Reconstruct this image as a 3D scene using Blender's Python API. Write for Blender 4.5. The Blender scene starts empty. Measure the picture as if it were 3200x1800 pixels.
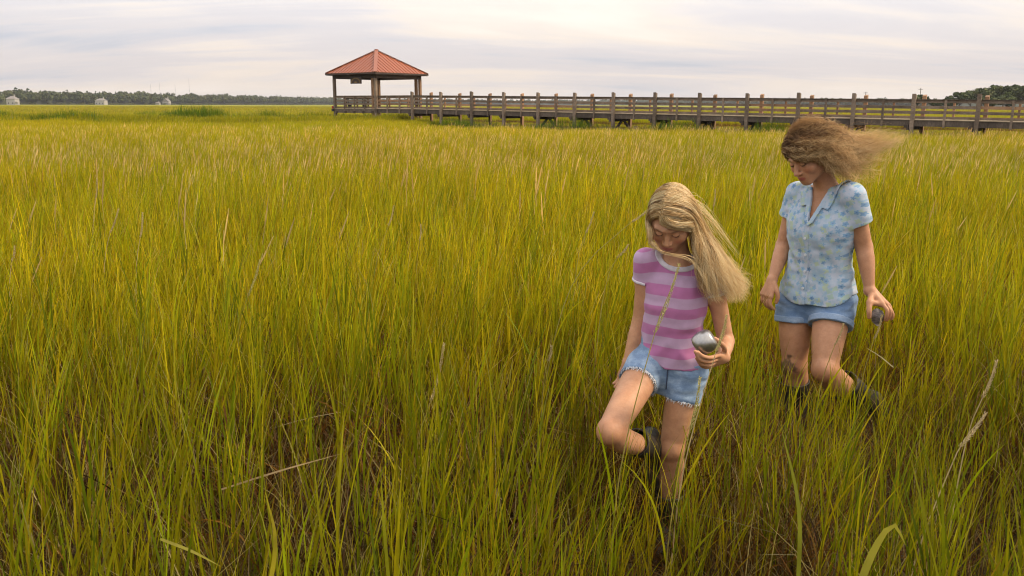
import bpy, math, random
import numpy as np
from mathutils import Vector, Matrix, Euler

random.seed(11)
rng = np.random.default_rng(5)
scene = bpy.context.scene
COL = scene.collection

# ------------------------------------------------------------------ camera
EYE = np.array([0.0, 0.0, 1.62])
FPX = 2680.0                                   # focal length in pixels of the 3200 px wide photograph
PITCH = math.atan((900 - 327) / FPX)
ROLL = 0.0022
FWD = np.array([0, math.cos(PITCH), -math.sin(PITCH)])
_r0 = np.array([1.0, 0, 0]); _u0 = np.array([0, math.sin(PITCH), math.cos(PITCH)])
RIGHT = _r0 * math.cos(ROLL) + _u0 * math.sin(ROLL)
UP = np.cross(RIGHT, FWD)
cam_data = bpy.data.cameras.new('camera')
cam_data.sensor_width = 36.0
cam_data.lens = 36.0 * FPX / 3200.0
cam_data.clip_start = 0.05
cam_data.clip_end = 6000
cam = bpy.data.objects.new('camera', cam_data)
COL.objects.link(cam)
m = Matrix.Identity(4)
for i in range(3):
    m[i][0] = RIGHT[i]; m[i][1] = UP[i]; m[i][2] = -FWD[i]; m[i][3] = EYE[i]
cam.matrix_world = m
scene.camera = cam
cam_data.dof.use_dof = True
cam_data.dof.focus_distance = 3.3
cam_data.dof.aperture_fstop = 22.0


def at(px, py, Y):
    """Point seen at photo pixel (px, py) that stands Y metres in front of the camera."""
    r = FWD + RIGHT * ((px - 1600) / FPX) + UP * ((900 - py) / FPX)
    return EYE + r * (Y / r[1])


# ------------------------------------------------------------------ world, sun, exposure
SUN_DIR = Vector((0.72, 0.00, 0.66)).normalized()
world = bpy.data.worlds.new('World')
scene.world = world
world.use_nodes = True
W = world.node_tree; W.nodes.clear()


def N(t, typ, **kw):
    n = t.nodes.new(typ)
    for k, v in kw.items():
        setattr(n, k, v)
    return n


def mathn(t, op, a, b=None, c=None, clamp=False):
    n = t.nodes.new('ShaderNodeMath'); n.operation = op; n.use_clamp = clamp
    for i, v in enumerate((a, b, c)):
        if v is None:
            continue
        if isinstance(v, (int, float)):
            n.inputs[i].default_value = v
        else:
            t.links.new(v, n.inputs[i])
    return n.outputs[0]


def mixc(t, fac, a, b, mode='MIX'):
    n = t.nodes.new('ShaderNodeMix'); n.data_type = 'RGBA'; n.blend_type = mode
    for sock, v in ((n.inputs[0], fac), (n.inputs[6], a), (n.inputs[7], b)):
        if isinstance(v, (int, float)):
            sock.default_value = v
        elif isinstance(v, tuple):
            sock.default_value = v if len(v) == 4 else (*v, 1)
        else:
            t.links.new(v, sock)
    return n.outputs[2]


def ramp(t, fac, stops, interp='LINEAR'):
    n = t.nodes.new('ShaderNodeValToRGB'); n.color_ramp.interpolation = interp
    el = n.color_ramp.elements
    while len(el) < len(stops):
        el.new(0.5)
    for e, (p, c) in zip(el, stops):
        e.position = p
        e.color = (c, c, c, 1) if isinstance(c, (int, float)) else (*c, 1)
    t.links.new(fac, n.inputs[0])
    return n.outputs[0]


def noise(t, vec, scale, detail=4, rough=0.5, dist=0.0, lac=2.0):
    n = t.nodes.new('ShaderNodeTexNoise')
    n.inputs['Scale'].default_value = scale; n.inputs['Detail'].default_value = detail
    n.inputs['Roughness'].default_value = rough; n.inputs['Distortion'].default_value = dist
    n.inputs['Lacunarity'].default_value = lac
    if vec is not None:
        t.links.new(vec, n.inputs['Vector'])
    return n.outputs['Fac']


def mapping(t, vec, scale=(1, 1, 1), rot=(0, 0, 0), loc=(0, 0, 0)):
    n = t.nodes.new('ShaderNodeMapping')
    n.inputs['Scale'].default_value = scale; n.inputs['Rotation'].default_value = rot
    n.inputs['Location'].default_value = loc
    t.links.new(vec, n.inputs['Vector'])
    return n.outputs[0]


tc = N(W, 'ShaderNodeTexCoord')
sep = N(W, 'ShaderNodeSeparateXYZ'); W.links.new(tc.outputs['Generated'], sep.inputs[0])
zc = mathn(W, 'MAXIMUM', sep.outputs[2], 0.0)
# the stratus deck: directions projected on a flat cloud layer overhead
den = mathn(W, 'ADD', zc, 0.16)
cx = mathn(W, 'DIVIDE', sep.outputs[0], den); cy = mathn(W, 'DIVIDE', sep.outputs[1], den)
cmb = N(W, 'ShaderNodeCombineXYZ'); W.links.new(cx, cmb.inputs[0]); W.links.new(cy, cmb.inputs[1])
deck = mapping(W, cmb.outputs[0], scale=(0.75, 1.25, 1), rot=(0, 0, 0.22))
n1 = noise(W, deck, 0.42, 6, 0.52, 0.6)
n2 = noise(W, mapping(W, cmb.outputs[0], scale=(0.45, 1.9, 1), rot=(0, 0, 0.10), loc=(3.1, 7.7, 2)), 0.7, 6, 0.55, 0.9)
n3 = noise(W, mapping(W, cmb.outputs[0], scale=(0.2, 0.3, 1), loc=(1.2, 0.5, 9)), 0.5, 2, 0.5)
cl = mathn(W, 'ADD', mathn(W, 'MULTIPLY', n1, 0.55), mathn(W, 'MULTIPLY', n2, 0.45))
lum = ramp(W, cl, [(0.36, 0.82), (0.46, 0.93), (0.54, 1.01), (0.64, 1.12)], 'EASE')
tone = ramp(W, cl, [(0.38, (0.80, 0.87, 1.0)), (0.47, (0.945, 0.93, 0.965)), (0.57, (1.06, 0.985, 0.90))], 'EASE')
warm = ramp(W, mathn(W, 'ADD', zc, mathn(W, 'MULTIPLY', mathn(W, 'SUBTRACT', n3, 0.5), 0.12)),
            [(0.0, (1.0, 0.93, 0.885)), (0.05, (1.0, 0.935, 0.90)), (0.13, (1.0, 0.985, 0.99)), (0.3, (1, 1, 1))])
# an overcast sky is about three times as bright overhead as at the horizon
grad = ramp(W, zc, [(0.0, 0.66), (0.03, 0.70), (0.10, 0.80), (0.2, 0.92), (0.5, 1.15), (1.0, 1.4)])
cloud = mixc(W, 1.0, mixc(W, 1.0, tone, warm, 'MULTIPLY'), mixc(W, 1.0, lum, grad, 'MULTIPLY'), 'MULTIPLY')
gain = N(W, 'ShaderNodeVectorMath', operation='SCALE'); W.links.new(cloud, gain.inputs[0]); gain.inputs['Scale'].default_value = 12.4
sky = N(W, 'ShaderNodeTexSky', sky_type='NISHITA')
sky.sun_disc = False
sky.sun_elevation = math.asin(SUN_DIR.z)
sky.sun_rotation = math.atan2(SUN_DIR.x, SUN_DIR.y)
sky.air_density = 1.3; sky.dust_density = 3.0
skymix = mixc(W, 0.90, sky.outputs[0], gain.outputs[0])
bg = N(W, 'ShaderNodeBackground'); bg.inputs['Strength'].default_value = 0.10
W.links.new(skymix, bg.inputs['Color'])
wo = N(W, 'ShaderNodeOutputWorld'); W.links.new(bg.outputs[0], wo.inputs[0])

sun_data = bpy.data.lights.new('sun', 'SUN')
sun_data.energy = 3.6
sun_data.angle = math.radians(12)
sun_data.color = (1.0, 0.80, 0.54)
sun = bpy.data.objects.new('sun', sun_data)
sun.rotation_euler = (-SUN_DIR).to_track_quat('-Z', 'Y').to_euler()
sun.location = (20, -10, 30)
COL.objects.link(sun)

vs = scene.view_settings
vs.view_transform = 'Standard'; vs.look = 'None'; vs.exposure = 0.08; vs.gamma = 1.0; vs.use_curve_mapping = False
scene.cycles.use_denoising = True
scene.cycles.use_adaptive_sampling = True
scene.cycles.adaptive_threshold = 0.012
scene.cycles.filter_width = 1.1
scene.cycles.volume_bounces = 0
scene.cycles.max_bounces = 8
scene.cycles.diffuse_bounces = 2
scene.cycles.transparent_max_bounces = 8
scene.cycles.sample_clamp_indirect = 6


# ------------------------------------------------------------------ helpers
Z3 = np.array([0, 0, 1.0])


def tag(o, label=None, cat=None, group=None, kind=None):
    for k, v in (('label', label), ('category', cat), ('group', group), ('kind', kind)):
        if v:
            o[k] = v
    return o


def empty(name, loc=(0, 0, 0), rz=0.0):
    o = bpy.data.objects.new(name, None)
    o.location = loc; o.rotation_euler = (0, 0, rz)
    o.empty_display_size = 0.2
    COL.objects.link(o)
    return o


def link(name, mesh, parent=None, loc=None):
    o = bpy.data.objects.new(name, mesh)
    COL.objects.link(o)
    if parent is not None:
        o.parent = parent
    if loc is not None:
        o.location = loc
    return o


def npmesh(name, V, F, mat=None, smooth=False, attrs=None, uv=None):
    """mesh from numpy verts (n,3) and faces (m,k)"""
    V = np.asarray(V, dtype=np.float32); F = np.asarray(F, dtype=np.int32)
    me = bpy.data.meshes.new(name)
    k = F.shape[1]
    me.vertices.add(len(V)); me.vertices.foreach_set('co', V.ravel())
    me.loops.add(F.size); me.loops.foreach_set('vertex_index', F.ravel())
    me.polygons.add(len(F)); me.polygons.foreach_set('loop_start', np.arange(0, F.size, k, dtype=np.int32))
    if smooth:
        me.polygons.foreach_set('use_smooth', np.ones(len(F), dtype=bool))
    for nm, (typ, data) in (attrs or {}).items():
        a = me.attributes.new(nm, typ, 'POINT')
        key = {'FLOAT': 'value', 'FLOAT_VECTOR': 'vector', 'FLOAT_COLOR': 'color', 'INT': 'value'}[typ]
        a.data.foreach_set(key, np.asarray(data).ravel())
    me.update(calc_edges=True)
    me.validate()
    if mat is not None:
        me.materials.append(mat)
    return me


class MB:
    """collects boxes, beams and polygons into one mesh (local to `o`)"""
    def __init__(self, o=(0, 0, 0)):
        self.v = []; self.f = []; self.o = np.array(o, dtype=float)

    def poly(self, pts, faces):
        b = len(self.v)
        self.v += [tuple(np.asarray(p, dtype=float) - self.o) for p in pts]
        self.f += [tuple(b + i for i in f) for f in faces]

    def hexa(self, p8):
        self.poly(p8, [(0, 3, 2, 1), (4, 5, 6, 7), (0, 1, 5, 4), (1, 2, 6, 5), (2, 3, 7, 6), (3, 0, 4, 7)])

    def box(self, c, ax, ay, az, sx, sy, sz):
        c = np.asarray(c, dtype=float)
        X = np.asarray(ax) * sx / 2; Y = np.asarray(ay) * sy / 2; Z = np.asarray(az) * sz / 2
        self.hexa([c - X - Y - Z, c + X - Y - Z, c + X + Y - Z, c - X + Y - Z,
                   c - X - Y + Z, c + X - Y + Z, c + X + Y + Z, c - X + Y + Z])

    def beam(self, a, b, w, h, up=(0, 0, 1)):
        a = np.asarray(a, dtype=float); b = np.asarray(b, dtype=float)
        d = b - a; L = np.linalg.norm(d); d = d / L
        s = np.cross(d, up); s = s / np.linalg.norm(s); t = np.cross(s, d)
        self.box((a + b) / 2, d, s, t, L, w, h)

    def tube(self, pts, rad, n=6, cap=True):
        pts = [np.asarray(p, dtype=float) for p in pts]
        ring = []
        b = len(self.v)
        for i, p in enumerate(pts):
            d = pts[min(i + 1, len(pts) - 1)] - pts[max(i - 1, 0)]
            d = d / np.linalg.norm(d)
            s = np.cross(d, (0.31, 0.9, 0.2)); s /= np.linalg.norm(s); t = np.cross(d, s)
            r = rad[i] if hasattr(rad, '__len__') else rad
            for k in range(n):
                a = 2 * math.pi * k / n
                self.v.append(tuple(p + (s * math.cos(a) + t * math.sin(a)) * r - self.o))
        for i in range(len(pts) - 1):
            for k in range(n):
                k2 = (k + 1) % n
                self.f.append((b + i * n + k, b + i * n + k2, b + (i + 1) * n + k2, b + (i + 1) * n + k))
        if cap:
            self.f.append(tuple(b + k for k in range(n - 1, -1, -1)))
            self.f.append(tuple(b + (len(pts) - 1) * n + k for k in range(n)))

    def mesh(self, name, mat, smooth=False):
        me = bpy.data.meshes.new(name)
        me.from_pydata(self.v, [], self.f)
        if mat is not None:
            me.materials.append(mat)
        if smooth:
            me.polygons.foreach_set('use_smooth', [True] * len(me.polygons))
        me.update()
        return me

    def build(self, name, mat, parent=None, smooth=False):
        return link(name, self.mesh(name, mat, smooth), parent)


def new_mat(name):
    mt = bpy.data.materials.new(name); mt.use_nodes = True
    t = mt.node_tree
    return mt, t, t.nodes['Principled BSDF']


def bump(t, b, h, strength=0.3, dist=0.01):
    n = t.nodes.new('ShaderNodeBump'); n.inputs['Strength'].default_value = strength
    n.inputs['Distance'].default_value = dist
    t.links.new(h, n.inputs['Height']); t.links.new(n.outputs[0], b.inputs['Normal'])


def objco(t):
    return t.nodes.new('ShaderNodeTexCoord').outputs['Object']


def geopos(t):
    return t.nodes.new('ShaderNodeNewGeometry').outputs['Position']


def objrand(t):
    return t.nodes.new('ShaderNodeObjectInfo').outputs['Random']


def wood_mat(name, c1, c2, c3, grain=(3, 3, 26), rough=0.85):
    mt, t, b = new_mat(name)
    p = geopos(t)
    rnd = objrand(t)
    g = noise(t, mapping(t, p, scale=grain), 2.2, 5, 0.6, 0.4)
    big = noise(t, p, 1.7, 3, 0.6)
    f = mathn(t, 'ADD', mathn(t, 'MULTIPLY', g, 0.6), mathn(t, 'MULTIPLY', big, 0.4))
    c = ramp(t, f, [(0.32, c1), (0.5, c2), (0.66, c3)])
    c = mixc(t, 1.0, c, ramp(t, rnd, [(0.0, 0.72), (0.5, 1.0), (1.0, 1.2)]), 'MULTIPLY')
    t.links.new(c, b.inputs['Base Color'])
    b.inputs['Roughness'].default_value = rough
    bump(t, b, g, 0.5, 0.01)
    return mt


M = {}
M['grey_wood'] = wood_mat('weathered grey wood', (0.085, 0.062, 0.042), (0.19, 0.140, 0.098), (0.31, 0.240, 0.178))
M['tan_wood'] = wood_mat('tan wood', (0.16, 0.09, 0.048), (0.30, 0.17, 0.09), (0.42, 0.25, 0.14))
M['beam_wood'] = wood_mat('dark beam wood', (0.045, 0.033, 0.024), (0.095, 0.072, 0.053), (0.17, 0.132, 0.10), (26, 3, 3))  # a darker tone for the beams and cap rails
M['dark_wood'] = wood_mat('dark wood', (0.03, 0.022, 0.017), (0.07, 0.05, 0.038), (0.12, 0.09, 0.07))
M['deck_wood'] = wood_mat('deck wood', (0.22, 0.17, 0.11), (0.34, 0.27, 0.18), (0.45, 0.36, 0.25))


def plain(name, col, rough=0.7, var=0.25, scale=8, metallic=0.0, bumpd=0.0):
    mt, t, b = new_mat(name)
    n = noise(t, objco(t), scale, 5, 0.6)
    lo = tuple(c * (1 - var) for c in col); hi = tuple(min(1, c * (1 + var)) for c in col)
    t.links.new(ramp(t, n, [(0.3, lo), (0.7, hi)]), b.inputs['Base Color'])
    b.inputs['Roughness'].default_value = rough; b.inputs['Metallic'].default_value = metallic
    if bumpd:
        bump(t, b, n, 0.5, bumpd)
    return mt


# ------------------------------------------------------------------ ground, creek
def vnoise(x, y, seed=0):
    """smooth 2d value noise in numpy, about -1..1"""
    xi = np.floor(x).astype(np.int64); yi = np.floor(y).astype(np.int64)
    fx = x - xi; fy = y - yi
    fx = fx * fx * (3 - 2 * fx); fy = fy * fy * (3 - 2 * fy)

    def h(a, b):
        n = (a * 374761393 + b * 668265263 + seed * 1442695041) & 0x7fffffff
        n = ((n ^ (n >> 13)) * 1274126177) & 0x7fffffff
        return ((n ^ (n >> 16)) & 0xffff) / 32767.5 - 1.0
    return (h(xi, yi) * (1 - fx) + h(xi + 1, yi) * fx) * (1 - fy) + (h(xi, yi + 1) * (1 - fx) + h(xi + 1, yi + 1) * fx) * fy


def creek(x, y):
    """0..1, one in the bed of the tidal creek that winds across the far marsh"""
    c1 = 66 + 9 * np.sin(x * 0.085 + 0.8) + 4 * np.sin(x * 0.21 + 2.0)
    w1 = np.clip(1 - np.abs(y - c1) / 3.2, 0, 1) * (x < -8)
    bx = x - (-3.0)
    c2 = 84 - 0.5 * bx + 5 * np.sin(bx * 0.16)
    w2 = np.clip(1 - np.abs(y - c2) / 2.6, 0, 1) * (x > -12) * (x < 20)
    return np.maximum(w1, w2)


mt, t, b = new_mat('marsh mud')
p = geopos(t)
n = noise(t, p, 7.0, 6, 0.65)
t.links.new(ramp(t, n, [(0.3, (0.014, 0.010, 0.007)), (0.5, (0.030, 0.021, 0.014)), (0.7, (0.055, 0.040, 0.026))]), b.inputs['Base Color'])
b.inputs['Roughness'].default_value = 0.75
bump(t, b, n, 0.8, 0.04)
M['mud'] = mt
# one sheet that reaches the horizon: fine near the camera, coarse far away
gx = np.concatenate([-np.geomspace(4000, 30, 26), np.linspace(-28, 28, 57), np.geomspace(30, 4000, 26)])
gy = np.concatenate([np.linspace(-30, 30, 61), np.linspace(32, 130, 60), np.geomspace(135, 5500, 26)])
GX, GY = np.meshgrid(gx, gy, indexing='ij')
GZ = 0.03 * vnoise(GX * 0.9, GY * 0.9, 3) + 0.02 * vnoise(GX * 2.7, GY * 2.7, 4)
GZ = GZ * np.clip(1 - np.hypot(GX, GY) / 120, 0, 1) - 0.02
GZ -= 0.9 * np.clip(creek(GX, GY) * 1.6, 0, 1)
nx, ny = GX.shape
idx = np.arange(nx * ny).reshape(nx, ny)
Fq = np.stack([idx[:-1, :-1], idx[1:, :-1], idx[1:, 1:], idx[:-1, 1:]], -1).reshape(-1, 4)
g = link('ground', npmesh('ground', np.stack([GX, GY, GZ], -1).reshape(-1, 3), Fq, M['mud'], True))
tag(g, 'dark marsh mud under the tall grass', kind='structure')

mt, t, b = new_mat('creek water')
b.inputs['Base Color'].default_value = (0.10, 0.10, 0.09, 1)
b.inputs['Roughness'].default_value = 0.12
bump(t, b, noise(t, geopos(t), 3.0, 3), 0.15, 0.02)
wb = MB()
wb.poly([(-90, 45, -0.42), (40, 45, -0.42), (40, 100, -0.42), (-90, 100, -0.42)], [(0, 1, 2, 3)])
o = wb.build('creek_water', mt)
tag(o, 'shallow pale water in the tidal creek', kind='structure')

# the marsh beyond about four hundred metres, where blades can no longer be told apart
mt, t, b = new_mat('distant marsh')
p = geopos(t)
n = noise(t, mapping(t, p, scale=(0.02, 0.006, 1)), 2.0, 6, 0.6)
t.links.new(ramp(t, n, [(0.3, (0.16, 0.17, 0.030)), (0.5, (0.22, 0.22, 0.040)), (0.7, (0.28, 0.26, 0.055))]), b.inputs['Base Color'])
b.inputs['Roughness'].default_value = 1.0; b.inputs['Specular IOR Level'].default_value = 0.0
xs = np.linspace(-1500, 1500, 160); ys = np.geomspace(385, 2400, 60)
XX, YY = np.meshgrid(xs, ys, indexing='ij')
ZZ = 0.42 + 0.10 * vnoise(XX * 0.05, YY * 0.04, 77)
idx = np.arange(XX.size).reshape(XX.shape)
o = link('distant_marsh', npmesh('distant_marsh', np.stack([XX, YY, ZZ], -1).reshape(-1, 3),
         np.stack([idx[:-1, :-1], idx[1:, :-1], idx[1:, 1:], idx[:-1, 1:]], -1).reshape(-1, 4), mt, True))
tag(o, 'green yellow marsh reaching to the far woods', kind='structure')

# the humid air that pales the far shore: one closed box of even haze
mt = bpy.data.materials.new('haze'); mt.use_nodes = True
t = mt.node_tree; t.nodes.clear()
pv = N(t, 'ShaderNodeVolumePrincipled'); pv.inputs['Density'].default_value = 0.00010
pv.inputs['Color'].default_value = (0.93, 0.95, 1.0, 1); pv.inputs['Anisotropy'].default_value = 0.2
out = N(t, 'ShaderNodeOutputMaterial'); t.links.new(pv.outputs[0], out.inputs['Volume'])
mb = MB(); mb.hexa([(-4300, -60, -3.5), (4300, -60, -3.5), (4300, 5800, -3.5), (-4300, 5800, -3.5), (-4300, -60, 80), (4300, -60, 80), (4300, 5800, 80), (-4300, 5800, 80)])
o = mb.build('haze', mt); tag(o, 'thin pale haze over the marsh', kind='stuff')

# ------------------------------------------------------------------ boardwalk
Z3 = np.array([0, 0, 1.0])
U = np.array([0.787, -0.617, 0.0])                 # along the walk, from the shelter towards the shore
NRM = np.array([0.617, 0.787, 0.0])                # across it, away from the camera
P0 = np.array([-7.8, 69.0, 0.0])
BAY = 3.07
WID = 1.95


def railz(n):
    return 2.32 - 0.41 * (n / 13.0)


def bp(n, across, z):
    return P0 + U * (BAY * n) + NRM * across + Z3 * z


walk = empty('boardwalk', tuple(bp(0, 0, 0)))
tag(walk, 'long weathered timber boardwalk with plank railings crossing the marsh', 'boardwalk')
WO = np.array(walk.location)


def wpart(name, mb, mat, parent=None):
    mb.o = np.zeros(3)
    mb.v = [tuple(np.array(v) - WO) for v in mb.v]
    return mb.build(name, mat, parent or walk)


for n in range(0, 18):
    zr = railz(n); zd = zr - 1.035
    # tall piles of each bent, near side and far side
    for side, mat, w in ((0, 'grey_wood', 0.19), (1, 'tan_wood', 0.19)):
        ac = side * WID
        top = zr + (0.29 if not side else 0.24) + random.uniform(-0.03, 0.03)
        mb = MB(); c = bp(n, ac + (-0.11 if not side else 0.11), 0); h = top + 0.6
        k = random.uniform(-0.012, 0.012)
        mb.hexa([c + U * sx * w / 2 + NRM * sy * w / 2 + Z3 * (-0.6) for sx, sy in ((-1, -1), (1, -1), (1, 1), (-1, 1))] +
                [c + U * (sx * w / 2 + k) + NRM * sy * w / 2 + Z3 * (top - (0.07 if (sy < 0) == (side == 1) else 0)) for sx, sy in ((-1, -1), (1, -1), (1, 1), (-1, 1))])
        wpart('post', mb, M[mat])
    # cap beam under the deck and its bolted ledger block
    mb = MB(); mb.beam(bp(n - 0.055, -0.30, zd - 0.46), bp(n - 0.055, WID + 0.3, zd - 0.46), 0.09, 0.2)
    mb.box(bp(n - 0.085, -0.14, zd - 0.36), U, NRM, Z3, 0.22, 0.14, 0.16)
    wpart('cross_beam', mb, M['dark_wood'])
    if 4 <= n <= 11:
        for s in (0, 1):
            mb = MB()
            a_, b_ = (bp(n + 0.035, -0.11, -0.1), bp(n + 0.035, 0.95, zd - 0.42)) if s == 0 else (bp(n + 0.035, WID + 0.1, -0.1), bp(n + 0.035, 1.0, zd - 0.42))
            mb.beam(a_, b_, 0.06, 0.19)
            wpart('brace', mb, M['dark_wood'])
    if n == 17:
        break
    zr2 = railz(n + 1)
    zm = railz(n + 0.5)
    # intermediate posts
    for side, mat in ((0, 'grey_wood'), (1, 'tan_wood')):
        mb = MB(); ac = side * WID + (-0.065 if not side else 0.065)
        lo = zm - 1.035 - 0.40
        mb.box(bp(n + 0.5, ac, (lo + zm - 0.03) / 2), U, NRM, Z3, 0.11, 0.10, zm - 0.03 - lo)
        wpart('baluster_post', mb, M[mat])
    # rail boards
    for side in (0, 1):
        ins = 0.02 if not side else WID - 0.02
        for j, (zlo, zhi) in enumerate(((0.855, 1.005), (0.555, 0.70), (0.285, 0.425), (0.03, 0.145))):
            mat = 'grey_wood'
            if side == 1 and random.random() < 0.75:
                mat = 'tan_wood'
            if (n, j) in ((1, 2), (3, 2), (4, 2), (9, 2), (9, 1), (13, 1)):
                mat = 'tan_wood'
            dz = random.uniform(-0.012, 0.012); mb = MB()
            e0, e1 = 0.004, 0.996
            mb.beam(bp(n + e0, ins, zr - 1.035 + (zlo + zhi) / 2 + dz), bp(n + e1, ins, zr2 - 1.035 + (zlo + zhi) / 2 + random.uniform(-0.012, 0.012)), 0.038, zhi - zlo)
            wpart('rail_board', mb, M[mat])
        mb = MB(); mb.beam(bp(n + 0.002, ins - 0.01, zr - 0.012), bp(n + 0.998, ins - 0.01, zr2 - 0.012), 0.16, 0.034)
        wpart('cap_rail', mb, M['beam_wood'])
    # side beams under the deck
    for ac in (0.0, WID):
        mb = MB(); mb.beam(bp(n + 0.003, ac, zr - 1.035 - 0.21), bp(n + 0.997, ac, zr2 - 1.035 - 0.21), 0.075, 0.30)
        wpart('beam', mb, M['beam_wood'])
mb = MB()
npl = int(17 * BAY / 0.145)
for i in range(npl):
    n0 = i * 0.145 / BAY
    z = railz(n0) - 1.035 - 0.025 + random.uniform(-0.003, 0.003)
    mb.box(bp(n0, WID / 2, z), U, NRM, Z3, 0.138, WID + 0.16, 0.042)
o = wpart('deck_planks', mb, M['deck_wood']); o['kind'] = 'stuff'

# ------------------------------------------------------------------ roofed shelter at the end of the walk
E1 = -U; E2 = NRM
S5 = 5.1
ZD = railz(0) - 1.035                                # deck level
F0 = P0 + U * (BAY * -1.36)
hut = empty('shelter', (F0[0], F0[1], 0))
tag(hut, 'open timber shelter with red metal pyramid roof at the walk end', 'shelter')
HO = np.array(hut.location)


def hp(a, b, z):
    return np.array([F0[0], F0[1], 0]) + E1 * a + E2 * b + Z3 * z


def hpart(name, mb, mat, parent=None, smooth=False):
    mb.v = [tuple(np.array(v) - HO) for v in mb.v]
    return mb.build(name, mat, parent or hut, smooth)


ZE = 4.16; ZA = 6.10; OV = 0.52
# red metal roof: standing-seam panels on four slopes
mt, t, b = new_mat('red roof metal')
p = geopos(t); rn = objrand(t)
c = ramp(t, noise(t, p, 0.9, 4, 0.6), [(0.3, (0.25, 0.062, 0.020)), (0.7, (0.305, 0.082, 0.028))])
c = mixc(t, 1.0, c, ramp(t, rn, [(0, 0.9), (1, 1.08)]), 'MULTIPLY')
t.links.new(c, b.inputs['Base Color']); b.inputs['Roughness'].default_value = 0.42
M['roof'] = mt
M['roof_cap'] = plain('roof ridge metal', (0.28, 0.095, 0.05), 0.5, 0.1)
lo, hi = -OV, S5 + OV
apex = hp(S5 / 2, S5 / 2, ZA)
corners = [hp(lo, lo, ZE), hp(hi, lo, ZE), hp(hi, hi, ZE), hp(lo, hi, ZE)]
roof = None
NP = 15
for k in range(4):
    A, Bc = corners[k], corners[(k + 1) % 4]
    mid = (A + Bc) / 2
    slope = apex - mid
    nrm = np.cross(Bc - A, slope); nrm /= np.linalg.norm(nrm)
    if nrm[2] < 0:
        nrm = -nrm
    along = (Bc - A) / np.linalg.norm(Bc - A)

    def up(f):
        e = A + (Bc - A) * f
        h = min(f, 1 - f) * 2
        return e, e + slope * h
    for i in range(NP):
        f0, f1 = i / NP, (i + 1) / NP
        mb = MB()
        e0, t0 = up(f0 + 0.004); e1, t1 = up(f1 - 0.004)
        dn = -nrm * 0.02
        mids = []
        if f0 < 0.5 < f1:
            P = [e0, e1, t1, apex, t0]
        else:
            P = [e0, e1, t1, t0]
        m_ = len(P)
        mb.poly(P + [q + dn for q in P], [tuple(range(m_)), tuple(range(2 * m_ - 1, m_ - 1, -1))] +
                [(j, j + m_, (j + 1) % m_ + m_, (j + 1) % m_) for j in range(m_)])
        # the standing seam along the right edge of the sheet
        if i < NP - 1:
            e, tt = up(f1)
            if np.linalg.norm(tt - e) > 0.2:
                mb.beam(e + nrm * 0.012, tt + nrm * 0.012, 0.035, 0.04, up=nrm)
        hpart('roof_panel', mb, M['roof'])
for k in range(4):
    c0 = corners[k]
    mb = MB(); d = (apex - c0)
    mb.beam(c0 + Z3 * 0.03, c0 + d * 0.995 + Z3 * 0.04, 0.30, 0.04)
    hpart('hip_cap', mb, M['roof_cap'])
mb = MB(); mb.box(apex + Z3 * 0.03, E1, E2, Z3, 0.24, 0.24, 0.09)
hpart('roof_cap', mb, M['roof_cap'])
for k in range(4):
    A, Bc = corners[k], corners[(k + 1) % 4]
    d = (Bc - A) / np.linalg.norm(Bc - A)
    mb = MB(); mb.beam(A - Z3 * 0.075, Bc - Z3 * 0.075, 0.05, 0.11)
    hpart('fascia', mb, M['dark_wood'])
# soffit boards under the eaves
mb = MB(); n0 = 26
for i in range(n0):
    f = lo + (hi - lo) * (i + 0.5) / n0
    mb.box(hp(f, S5 / 2, ZE - 0.16), E1, E2, Z3, (hi - lo) / n0 * 0.95, hi - lo - 0.1, 0.03)
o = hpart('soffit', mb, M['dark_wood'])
# ring beams
for (a0, b0, a1, b1) in ((-0.12, 0, S5 + 0.12, 0), (S5, -0.12, S5, S5 + 0.12), (S5 + 0.12, S5, -0.12, S5), (0, S5 + 0.12, 0, -0.12)):
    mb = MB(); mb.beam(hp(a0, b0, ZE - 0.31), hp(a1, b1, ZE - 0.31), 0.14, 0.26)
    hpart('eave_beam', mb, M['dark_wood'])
# posts
for (a, b_, mat) in ((0.05, 0.0, 'grey_wood'), (0.42, 0.05, 'tan_wood'), (S5, 0, 'grey_wood'), (0, S5, 'tan_wood'), (S5, S5, 'tan_wood'), (0.36, S5 - 0.1, 'tan_wood')):
    mb = MB(); mb.box(hp(a, b_, (ZE - 0.44 - 0.7) / 2), E1, E2, Z3, 0.21, 0.21, ZE - 0.44 + 0.7)
    hpart('post', mb, M[mat])
# deck, beams
mb = MB()
for i in range(37):
    f = -0.1 + 5.3 * (i + 0.5) / 37
    mb.box(hp(S5 / 2, f, ZD - 0.022), E1, E2, Z3, S5 + 0.3, 0.138, 0.042)
o = hpart('deck_planks', mb, M['deck_wood']); o['kind'] = 'stuff'
for (a0, b0, a1, b1) in ((-0.1, -0.06, S5 + 0.1, -0.06), (-0.1, S5, S5 + 0.1, S5), (0, 0.1, 0, S5 - 0.1), (S5 + 0.02, 0.1, S5 + 0.02, S5 - 0.1)):
    mb = MB(); mb.beam(hp(a0, b0, ZD - 0.21), hp(a1, b1, ZD - 0.21), 0.09, 0.32)
    hpart('beam', mb, M['beam_wood'])
for i in range(5):
    a = 0.35 + i * 1.1
    mb = MB(); mb.box(hp(a, -0.16, ZD - 0.3), E1, E2, Z3, 0.16, 0.14, 0.2)
    hpart('block', mb, M['dark_wood'])
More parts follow.
